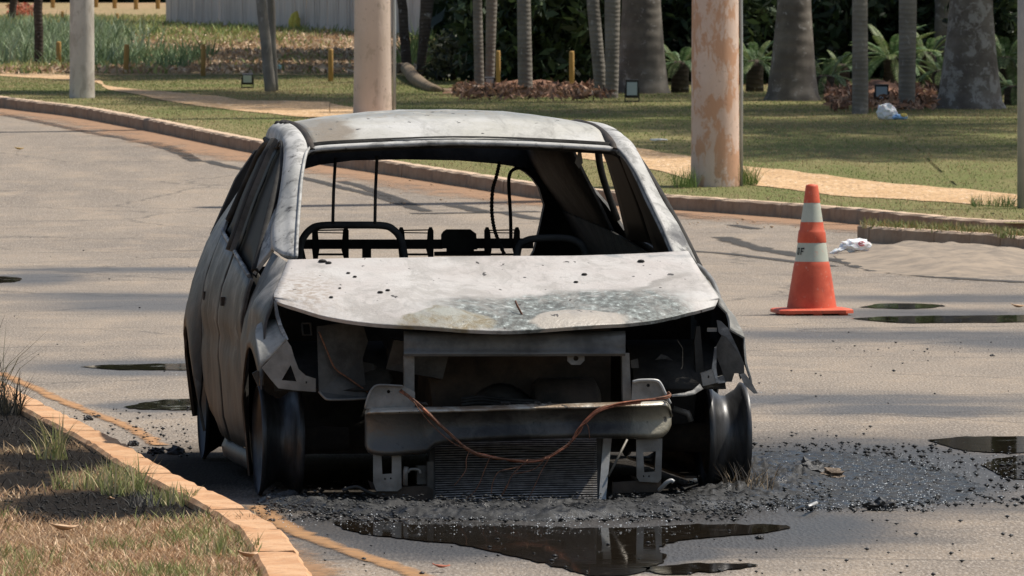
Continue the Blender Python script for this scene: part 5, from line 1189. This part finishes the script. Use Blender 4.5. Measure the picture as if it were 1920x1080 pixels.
palm('royal_palm', 'grey palm trunk hidden half behind the smooth broad palm', g1, 1546, 128, 60, 1544, 46, M_royal, 8.5)
palm('royal_palm', 'broad palm trunk mottled white at the right side of the lawn', g1, 1819, 201, 130, 1821, 80, M_royal2, 7.6)
palm('royal_palm', 'pale grey palm trunk behind the mottled broad palm', g1, 1772, 150, 44, 1771, 36, M_royal, 8.4)
palm('slim_palm', 'straight slim palm trunk right of the reddish mulch, nearest the wrapper', g2, 1613, 211, 31, 1612, 29, M_slim, 6, False, 1, False)
palm('slim_palm', 'slim palm trunk rising in front of the cycads', g2, 1700, 204, 32, 1702, 34, M_slim, 6.4, False, 1, False)
palm('slim_palm', 'slim palm trunk alone in front of the dark bushes', g2, 985, 178, 28, 982, 25, M_slim, 6.2, False, 1, False)
palm('slim_palm', 'slim leaning palm trunk left of the broad palm', g2, 1128, 181, 24, 1111, 24, M_slim, 6.4, False, 1, False)
palm('slim_palm', 'slim upright palm trunk touching the broad palm', g2, 1147, 182, 24, 1148, 30, M_slim, 6.8, False, 1, False)
palm('slim_palm', 'slim palm trunk left in the close pair by the bright scrap', g2, 899, 172, 19, 895, 17, M_slim, 6.3, False, 1, False)
palm('slim_palm', 'slim palm trunk right in the close pair by the bright scrap', g2, 918, 167, 17, 922, 21, M_slim, 6.7, False, 1, False)
for i, (x, y, h_) in enumerate(((7.7, 80.5, 8), (8.8, 86, 8.4), (8.2, 92, 8.2), (8.0, 75.5, 8))):
    t = thing('royal_palm', ['royal palm beyond the picture edge, the one nearest the grey post', 'royal palm beyond the picture edge, second in its row', 'royal palm beyond the picture edge, closest to the shrub bed', 'royal palm beyond the picture edge, nearest the road'][i], 'palm tree', (x, y, tz(y) + KH), 0, 'royal palms beyond the right edge')
    part('trunk', MB().lathe([(.36, -.1), (.32, .4), (.24, 1.2), (.2, 3), (.17, h_)], 16), M_royal, t); o = link('crown', crowns[2], t, (0, 0, h_ - .1), (0, 0, i)); o.scale = (1.2, 1.2, 1)
# leafy trees on the left
def cloud_crown(name, c, rad, n, size, cols, seed):
    r_ = np.random.default_rng(seed); ctr = r_.normal(size=(14, 3)) * np.array(rad) * .45; k = r_.integers(14, size=n); P_ = ctr[k] + r_.normal(size=(n, 3)) * np.array(rad) * .22
    v, f, s_, c_ = leaf_cloud(P_ + np.array(c), rng.uniform(size * .6, size * 1.2, n), palette(n, cols, None, .35), .45); return np_mesh(name, v, f, s_, M_leaf, c_)
def tree(label, trunks, mat, hgt, rad, n, seed, group='leafy trees beside the field', leafs=GREEN, name='tree'):
    cx, by = trunks[0][:2]; b = gp(cx, by, KH); t = thing(name, label, 'tree', b, 0, group)
    for (x, y, wb, tx, wt) in trunks:
        q = gp(x, y, KH); s = F / q.y; hv = y / s; dx = (tx - x) / s; pts = []; rs = []
        for k in np.linspace(-.05, 1, 8): pts.append((q.x - b.x + dx * k + .015 * nz(k * 3, x), q.y - b.y, q.z - b.z + hv * k)); rs.append((wb + (wt - wb) * k) / 2 / s)
        e = Vector(pts[-1]); d = (Vector(pts[-1]) - Vector(pts[-3])).normalized()
        for k in (1.0, 2.0, 3.0): 
            if hv + k < hgt: pts.append(e + d * k); rs.append(rs[7] * (1 - .15 * k))
        m = MB(); m.tube(pts, rs, 12); part('trunk', m, mat, t)
        for j in range(3):
            a = random.uniform(0, 6.28); p0 = Vector(pts[-1]); m = MB(); m.tube(cr([p0 - Vector((0, 0, .3)), p0 + Vector((.4 * math.cos(a), .4 * math.sin(a), .5)), p0 + Vector((1.1 * math.cos(a), 1.1 * math.sin(a), 1.3))], 3), [.05, .05, .045, .04, .03, .025, .02], 6); part('limb', m, mat, t)
    link('crown', cloud_crown('crown', (0, 0, hgt), rad, n, .16, leafs, seed), t)
tree('twin grey trunks growing from one spot on the lawn', [(507, 170, 22, 490, 20), (516, 168, 12, 508, 15)], M_gbark, 4.4, (1.5, 1.6, .8), 3000, 5)
tree('dark brown trunk in tall grass left of the weathered pole', [(73, 128, 17, 72, 17)], M_dbark, 5.5, (1.8, 2, 1.2), 2400, 6)
tree('dark trunk at the far left behind the tall grass', [(20, 44, 13, 26, 15)], M_dbark, 6, (1.8, 2, 1.2), 2000, 7)
tree('dark curved trunk beside the thin grey pipe', [(764, 135, 20, 753, 18)], M_dbark, 5.4, (1.6, 2, 1.2), 2600, 8)
tree('dark leaning trunk with a forked bough left of the bushes', [(788, 142, 16, 801, 26)], M_dbark, 5.6, (1.8, 2.2, 1.2), 2800, 9)
# log on the ground
a_, b_2 = gp(748, 142, KH), gp(812, 170, KH); m = MB(); m.tube(cr([a_ + Vector((-.05, 0, .10)), a_ + Vector((.10, 0, .10)), (a_ + b_2) / 2 + Vector((0, 0, .05)), b_2 + Vector((0, 0, .02)), b_2 + Vector((.3, .2, -.04))], 4), [.07] * 4 + [.085] * 5 + [.08, .07, .065, .06, .05, .045, .04, .03], 12)
o = m.build('fallen_log', simple('dead_wood', (.13, .095, .06), (.22, .165, .11), 6, .9, .4, .01)); props(o, 'brown fallen log lying behind the pale pole', 'log')
# mulch mounds
M_mulch = simple('red_mulch', (.14, .070, .045), (.26, .14, .085), 9, .95, .8, .03)
mound('mulch', [gp(*p, KH) for p in ((1545, 180), (1590, 160), (1660, 163), (1760, 185), (1740, 200), (1640, 195), (1560, 192))], .16, M_mulch, KH, (50, 40), .5, 'stuff', .8, 1.3)
mound('mulch', [gp(*p, KH) for p in ((1000, 168), (1080, 160), (1130, 166), (1150, 176), (1060, 180), (960, 178), (880, 172), (830, 174), (840, 165))], .10, M_mulch, KH, (50, 30), .5, 'stuff', .8, 1.3)
for nm_, x0, y0, x1, y1, k_ in (('mulch', 1548, 162, 1755, 200, 1500), ('mulch', 850, 160, 1150, 180, 1400)):
    q = [gp(random.uniform(x0, x1), random.uniform(y0, y1), KH + .06) for _ in range(k_)]; v, f, s_, c_ = leaf_cloud(np.array([(p.x, p.y, p.z + random.uniform(-.03, .05)) for p in q]), rng.uniform(.03, .08, k_), palette(k_, [(.16, .08, .05), (.26, .14, .09), (.34, .21, .14), (.08, .045, .03)], None, .3), .3); props(link(nm_, np_mesh(nm_, v, f, s_, M_leaf, c_)), kind='stuff')
# cycads
cyc = [frond_mesh('frond', 1.0, .9, 26, .20, [(.06, .115, .045), (.09, .155, .06), (.14, .20, .10)], .034), frond_mesh('frond', 1.0, .6, 26, .20, [(.075, .12, .035), (.11, .155, .05), (.17, .20, .085)], .034)]
def cycad(label, cx, by, hpx, wpx, n, off=KH, stem=True, seed=0, bright=1.):
    b = gp(cx, by, off); s = F / b.y; hh = hpx / s; L = wpx / 2 / s * 1.4; rnd = random.Random(seed)
    t = thing('cycad', label, 'cycad', b, 0, 'cycads under the palms')
    m = MB(); m.lathe([(.11, -.05), (.10, hh * .3), (.11, hh * .5), (.06, hh * .58)], 14); part('stem', m, M_dbark, t)
    for k in range(n):
        o = link('frond', cyc[k % 2], t); q = k / n; a = 2.399 * k + rnd.uniform(-.2, .2); o.location = (.08 * math.cos(a), .08 * math.sin(a), hh * .55); el = 1.15 - 1.95 * q + rnd.uniform(-.1, .1); o.rotation_euler = (0, -el + .35, a); z = L * rnd.uniform(.85, 1.1); o.scale = (z, z, z)
cycad('bright fan of cycad fronds behind the slim palm with the wrapper', 1672, 160, 95, 120, 26, seed=1)
cycad('yellow green cycad showing between two palm trunks', 1738, 158, 105, 80, 24, seed=2); cycad('dim cycad close to the mottled broad palm', 1765, 172, 70, 80, 20, seed=3)
cycad('small cycad between the broad palm and slim palm', 1578, 160, 70, 60, 18, seed=4); cycad('dark cycad right of the peeling pole', 1415, 170, 100, 90, 22, seed=5); cycad('dark cycad behind the smooth broad palm', 1548, 175, 60, 90, 18, seed=6)
cycad('tall dim cycad at the right edge of the shrub bed', 1885, 175, 120, 120, 24, seed=7); cycad('low dim cycad beside the grey post', 1900, 195, 60, 80, 16, seed=8); cycad('dark cycad between the broad grey palm and the peeling pole', 1275, 172, 100, 90, 20, seed=9)
# shrubs
DARK = [(.022, .040, .016), (.035, .058, .022), (.05, .075, .028), (.025, .035, .018)]
def shrub(label, cx, by, w, h, n, seed, cols=DARK, size=.10, dY=0, group='dark bushes behind the palms'):
    b = gp(cx, by, KH); b.y += dY; b.z = tz(b.y) + KH; s = F / b.y; r_ = np.random.default_rng(seed); W_ = w / s / 2; H_ = h / s
    t = thing('shrub', label, 'shrub', b, 0, group); nc = 26
    ctr = np.stack([r_.uniform(-W_, W_, nc), r_.uniform(-.8, .8, nc), r_.uniform(.1, H_, nc) ** 1.0], 1); k = r_.integers(nc, size=n); P_ = ctr[k] + r_.normal(size=(n, 3)) * np.array([W_ * .22, .3, H_ * .14]); P_[:, 2] = np.abs(P_[:, 2])
    v, f, s_, c_ = leaf_cloud(P_, r_.uniform(size * .6, size * 1.3, n), palette(n, cols, None, .4), .42); link('foliage', np_mesh('foliage', v, f, s_, M_leaf, c_), t)
    for j in range(4):
        x = r_.uniform(-W_ * .6, W_ * .6); m = MB(); m.tube([(x, 0, -.05), (x * 1.1, .05, H_ * .4), (x * 1.3, .1, H_ * .8)], [.03, .025, .012], 6); part('stem', m, M_dbark, t)
    return t
shrub('loose small leaved bush beside the forked dark trunk', 850, 150, 80, 70, 1500, 1, [(.05, .06, .03), (.09, .10, .055), (.03, .035, .02)], .07)
shrub('upper sprays of a dark bush left of the palm pair', 870, 120, 70, 120, 1100, 2, DARK, .08, 2)
shrub('dense dark bush behind the close palm pair', 940, 155, 130, 190, 4200, 3); shrub('dense dark bush behind the lone slim palm', 1020, 155, 130, 200, 4600, 4); shrub('dense dark bush left of the leaning palm', 1090, 152, 130, 210, 4600, 5)
shrub('dark bush filling the gap right of the broad grey palm', 1270, 150, 120, 200, 4200, 6); shrub('dark bush right of the peeling pole', 1420, 155, 120, 200, 4200, 7); shrub('dark bush behind the hidden grey palm', 1560, 150, 130, 200, 4200, 8, dY=2); shrub('dark bush behind the bright cycad', 1660, 150, 140, 200, 4200, 9, dY=3); shrub('dark bush between bright cycad and mottled palm', 1750, 150, 140, 200, 4200, 10, dY=3); shrub('dark bush at the right end of the bed', 1890, 160, 140, 200, 4200, 11, dY=2); shrub('dark bush behind the broad grey palm', 1180, 148, 130, 200, 4200, 12, dY=1)
# the wood behind: one mass that nobody could count
n = 52000; X_ = rng.uniform(-1.2, 16, n); Y_ = rng.uniform(118, 128, n); Z_ = tzs(Y_) + rng.uniform(0, 1, n) ** .8 * 7.5
v, f, s_, c_ = leaf_cloud(np.stack([X_, Y_, Z_], 1), rng.uniform(.13, .30, n), palette(n, DARK, None, .4), .5); props(link('woodland', np_mesh('woodland', v, f, s_, M_leaf, c_)), kind='stuff')
n = 16000; X_ = rng.uniform(-22, -5.5, n); Y_ = rng.uniform(196, 205, n); Z_ = tzs(Y_) + rng.uniform(0, 1, n) * 6
v, f, s_, c_ = leaf_cloud(np.stack([X_, Y_, Z_], 1), rng.uniform(.25, .5, n), palette(n, DARK, None, .4), .5); props(link('woodland', np_mesh('woodland', v, f, s_, M_leaf, c_)), kind='stuff')
# shade trees over the shrub bed
for i, (x, y, h_, lb) in enumerate(((1.2, 113, 7.5, 'tall shade tree behind the lone slim palm'), (3.2, 112, 7.2, 'tall shade tree behind the broad grey palm'), (5.3, 110, 7.4, 'tall shade tree behind the hidden grey palm'), (7.6, 108, 7.0, 'tall shade tree behind the mottled palm'), (10, 108, 7.2, 'tall shade tree beyond the grey post'))):
    t = thing('shade_tree', lb, 'tree', (x, y, tz(y) + KH), 0, 'tall trees over the shrub bed'); m = MB(); m.tube([(0, 0, -.1), (.05, 0, 2), (.0, .1, 4), (.1, 0, h_)], [.16, .14, .12, .06], 10); part('trunk', m, M_dbark, t)
    link('crown', cloud_crown('crown', (0, 0, h_), (3.4, 4.5, 1.3), 3600, .26, GREEN, 60 + i), t)
# red flowering bush, far left
shrub('reddish bush far behind the tall grass', 46, 38, 44, 26, 700, 31, [(.50, .13, .08), (.42, .16, .10), (.30, .16, .08)], .07, group='bushes by the field')

# ------------------------------------------------------------------ grasses
def grass_obj(name, P_, h, w, lean, cols, wts=None, label=None, cat=None, kind='stuff'):
    n = len(P_); v, f, s_, c_ = blades(P_, rng.uniform(*h, n), rng.uniform(*w, n), rng.uniform(*lean, n), palette(n, cols, wts, .25) if not isinstance(cols, np.ndarray) else cols)
    return props(link(name, np_mesh(name, v, f, s_, M_grass, c_)), label, cat, None, kind)
# near verge straw
n = 150000; X_ = rng.uniform(-2.3, -.45, n); Y_ = 19.5 + 11.5 * rng.random(n) ** 1.3
kx = np.interp(Y_, [p.y for p in nb], [p.x for p in nb]) - .01; ok = X_ < kx; X_, Y_ = X_[ok], Y_[ok]; kx = kx[ok]
bd = np.zeros(len(X_))
for (cx_, cy_, rx_, ry_) in BURN:
    d2 = np.sqrt(((X_ - cx_) / rx_) ** 2 + ((Y_ - cy_) / ry_) ** 2) + np.array([.35 * fbm(x * 5, y * 2.5, 3, 2) for x, y in zip(X_, Y_)]); bd = np.maximum(bd, np.clip((1.25 - d2) / .4, 0, 1))
gn = np.array([fbm(x * 3.5, y * 1.3, 7, 3) for x, y in zip(X_, Y_)])
keep = rng.random(len(X_)) > bd * .93
edge_ = np.clip(1 - (kx - X_) / .35, 0, 1)
X_, Y_, bd, gn, edge_ = X_[keep], Y_[keep], bd[keep], gn[keep], edge_[keep]; n = len(X_)
cs = palette(n, [(.56, .37, .21), (.45, .28, .155), (.66, .48, .31), (.34, .20, .115)], None, .3)
gsel = rng.random(n) < np.clip(gn * 1.3 - .08 + edge_ * .25, 0, .6); cs[gsel] = palette(int(gsel.sum()), [(.26, .27, .10), (.36, .33, .15), (.20, .23, .075)], None, .3)
bs = rng.random(n) < bd; cs[bs] = palette(int(bs.sum()), [(.014, .014, .014), (.03, .028, .026)], None, .3)
hh = np.where(gsel, rng.uniform(.02, .06, n), rng.uniform(.008, .045, n)); ln_ = np.where(gsel, rng.uniform(.3, .9, n), rng.uniform(.6, 1.0, n))
v, f, s_, c_ = blades(np.stack([X_, Y_, np.full(n, .093)], 1), hh, rng.uniform(.002, .005, n), ln_, cs); props(link('verge_grass', np_mesh('verge_grass', v, f, s_, M_grass, c_)), kind='stuff')
# tufts along the near kerb
def tuft(label, px, py, n, spread, h, cols, seed, off=.097, name='grass_tuft', group='tufts on the near verge', lean=(.1, .8)):
    r_ = np.random.default_rng(seed); c = gp(px, py, off); P_ = np.stack([c.x + np.clip(r_.normal(size=n), -1.3, 1.3) * spread, c.y + np.clip(r_.normal(size=n), -1.3, 1.3) * spread * 1.6, np.full(n, tz(c.y) + off - .005)], 1); o = grass_obj(name, P_, h, (.003, .0065), lean, cols, None, label, 'grass tuft', None); o['group'] = group; return o
GR = [(.30, .31, .12), (.40, .36, .18), (.50, .41, .23), (.22, .25, .09)]
tuft('tallest thin tuft of yellow green blades rising from the burned patch', 100, 862, 70, .035, (.08, .19), GR, 1); tuft('green tuft with upright blades near the kerb beside black ash', 235, 925, 170, .05, (.05, .14), GR, 2); tuft('wide green tuft between two burned patches', 150, 915, 150, .06, (.03, .09), GR, 3); tuft('low tuft spilling against the kerb', 320, 945, 150, .05, (.03, .08), GR, 4); tuft('greyish burned tuft in the black ash', 270, 950, 60, .03, (.03, .08), [(.08, .075, .07), (.15, .14, .12)], 5); tuft('straw coloured tuft overlapping the kerb edge', 450, 985, 90, .05, (.02, .07), [(.45, .32, .18), (.35, .24, .13)], 6, lean=(.6, 1)); tuft('green tuft at the bottom edge of the verge', 420, 1045, 160, .07, (.03, .08), GR, 7); tuft('straw tuft beside the leaning weeds', 40, 850, 70, .05, (.02, .06), [(.50, .38, .23), (.40, .28, .16)], 8, lean=(.6, 1))
tuft('dark burned weed at the left picture edge', 8, 775, 120, .045, (.08, .20), [(.03, .03, .025), (.06, .055, .04)], 9); tuft('tall thin weed stems at the left picture edge', -8, 745, 26, .045, (.18, .42), [(.10, .10, .055), (.05, .05, .03)], 10, lean=(.3, .85))
tuft('green blades at the left foot of the peeling pole', 1285, 350, 200, .07, (.08, .22), [(.11, .17, .04), (.16, .22, .06)], 11, KH, group='tufts at the pole foot'); tuft('green blades at the right foot of the peeling pole', 1398, 345, 220, .07, (.08, .26), [(.11, .17, .04), (.16, .22, .06)], 12, KH, group='tufts at the pole foot'); tuft('green grass around the grey post', 1880, 386, 350, .18, (.05, .13), [(.10, .15, .04), (.14, .19, .06)], 13, KH, group='tufts at the pole foot')
# lawn
n = 420000; X_ = rng.uniform(-14, 11, n); Y_ = 59 + 52 * rng.random(n); kY = np.interp(X_, [p.x for p in fb], [p.y for p in fb])
pu = np.interp(X_, [p.x for p in PATH_U], [p.y for p in PATH_U]); pl = np.interp(X_, [p.x for p in PATH_L], [p.y for p in PATH_L])
ok = (Y_ > kY + .03) & ~((Y_ > pl - .05) & (Y_ < pu + .05) & (rng.random(n) > .004)); X_, Y_ = X_[ok], Y_[ok]
gn = np.array([fbm(x * .5, y * .30, 2, 4) for x, y in zip(X_, Y_)]); q = np.clip(.60 + 2.2 * gn, .06, .95); kY = kY[ok]; pl = pl[ok]
near_k = np.clip(1 - (Y_ - kY) / 2.2, 0, 1); q = np.clip(q - .35 * near_k, .05, 1); isg = rng.random(len(X_)) < q
cs = palette(len(X_), [(.40, .29, .155), (.33, .24, .12), (.47, .35, .20)], None, .12); cs[isg] = palette(int(isg.sum()), [(.20, .235, .075), (.24, .265, .095), (.16, .20, .06)], None, .25)
nn_ = len(X_); v, f, s_, c_ = blades(np.stack([X_, Y_, tzs(Y_) + KH - .015], 1), rng.uniform(.008, .030, nn_), rng.uniform(.004, .010, nn_), rng.uniform(.2, .9, nn_), cs); props(link('lawn_grass', np_mesh('lawn_grass', v, f, s_, M_grass, c_)), kind='stuff')
P_ = []
for i in range(2600):
    a, b = random.choice(list(zip(isl, isl[1:]))); t = random.random(); p = a.lerp(b, t); P_.append((p.x + random.uniform(-.05, .05), p.y + random.uniform(.10, .8), tz(p.y) + KH - .02))
grass_obj('island_grass', np.array(P_), (.03, .10), (.008, .014), (.2, .8), [(.14, .17, .05), (.20, .20, .08), (.30, .23, .11)])
# dry field: leaf litter, green grass and tall tufts
n = 60000; X_ = rng.uniform(-14, 1.2, n); Y_ = rng.uniform(109, 150, n); v, f, s_, c_ = leaf_cloud(np.stack([X_, Y_, tzs(Y_) + KH + rng.uniform(0, .06, n)], 1), rng.uniform(.02, .06, n), palette(n, [(.46, .32, .20), (.54, .40, .27), (.38, .25, .15), (.62, .48, .34), (.30, .20, .12)], None, .3), .55); props(link('leaf_litter', np_mesh('leaf_litter', v, f, s_, M_leaf, c_)), kind='stuff')
n = 120000; X_ = rng.uniform(-15, 1.5, n); Y_ = rng.uniform(108.5, 160, n); gn = np.array([fbm(x * .55, y * .13, 5, 3) for x, y in zip(X_, Y_)]); pr = np.clip((Y_ - 127) / 16, 0, 1) * .6 + gn * .9 - .05 + np.clip((-6.4 - X_) / 1., 0, .8) * .7; ok = rng.random(n) < np.clip(pr, .02, 1); X_, Y_ = X_[ok], Y_[ok]; n = len(X_)
grass_obj('field_grass', np.stack([X_, Y_, tzs(Y_) + KH], 1), (.05, .17), (.02, .045), (.2, .9), [(.26, .30, .10), (.33, .34, .13), (.40, .34, .17), (.20, .25, .08)])
def tall(n, x0, x1, y0, y1, h, cols, lim=9):
    X_ = rng.uniform(x0, x1, n); Y_ = rng.uniform(y0, y1, n); g_ = np.array([fbm(x * 1.1, y * .4, 9, 2) for x, y in zip(X_, Y_)]); ok = (g_ > -.12) & (X_ / Y_ < lim + .008 * (rng.random(n) ** 3)); X_, Y_ = X_[ok], Y_[ok]; n = len(X_)
    grass_obj('tall_grass', np.stack([X_, Y_, tzs(Y_) + KH], 1), h, (.016, .034), (.2, .9), cols)
tall(20000, -12, -5.6, 113, 141, (.14, .55), [(.17, .24, .12), (.24, .31, .18), (.30, .36, .24), (.11, .17, .08)], -.0512)
tall(1800, -6.9, -.5, 138, 147, (.10, .26), [(.20, .27, .09), (.27, .33, .12), (.15, .22, .07)])
tall(2200, -1.6, .3, 112, 132, (.25, .6), [(.15, .21, .07), (.20, .26, .09)])
tall(1500, -6.2, -4.6, 111, 125, (.10, .35), [(.12, .185, .085), (.17, .235, .12)])
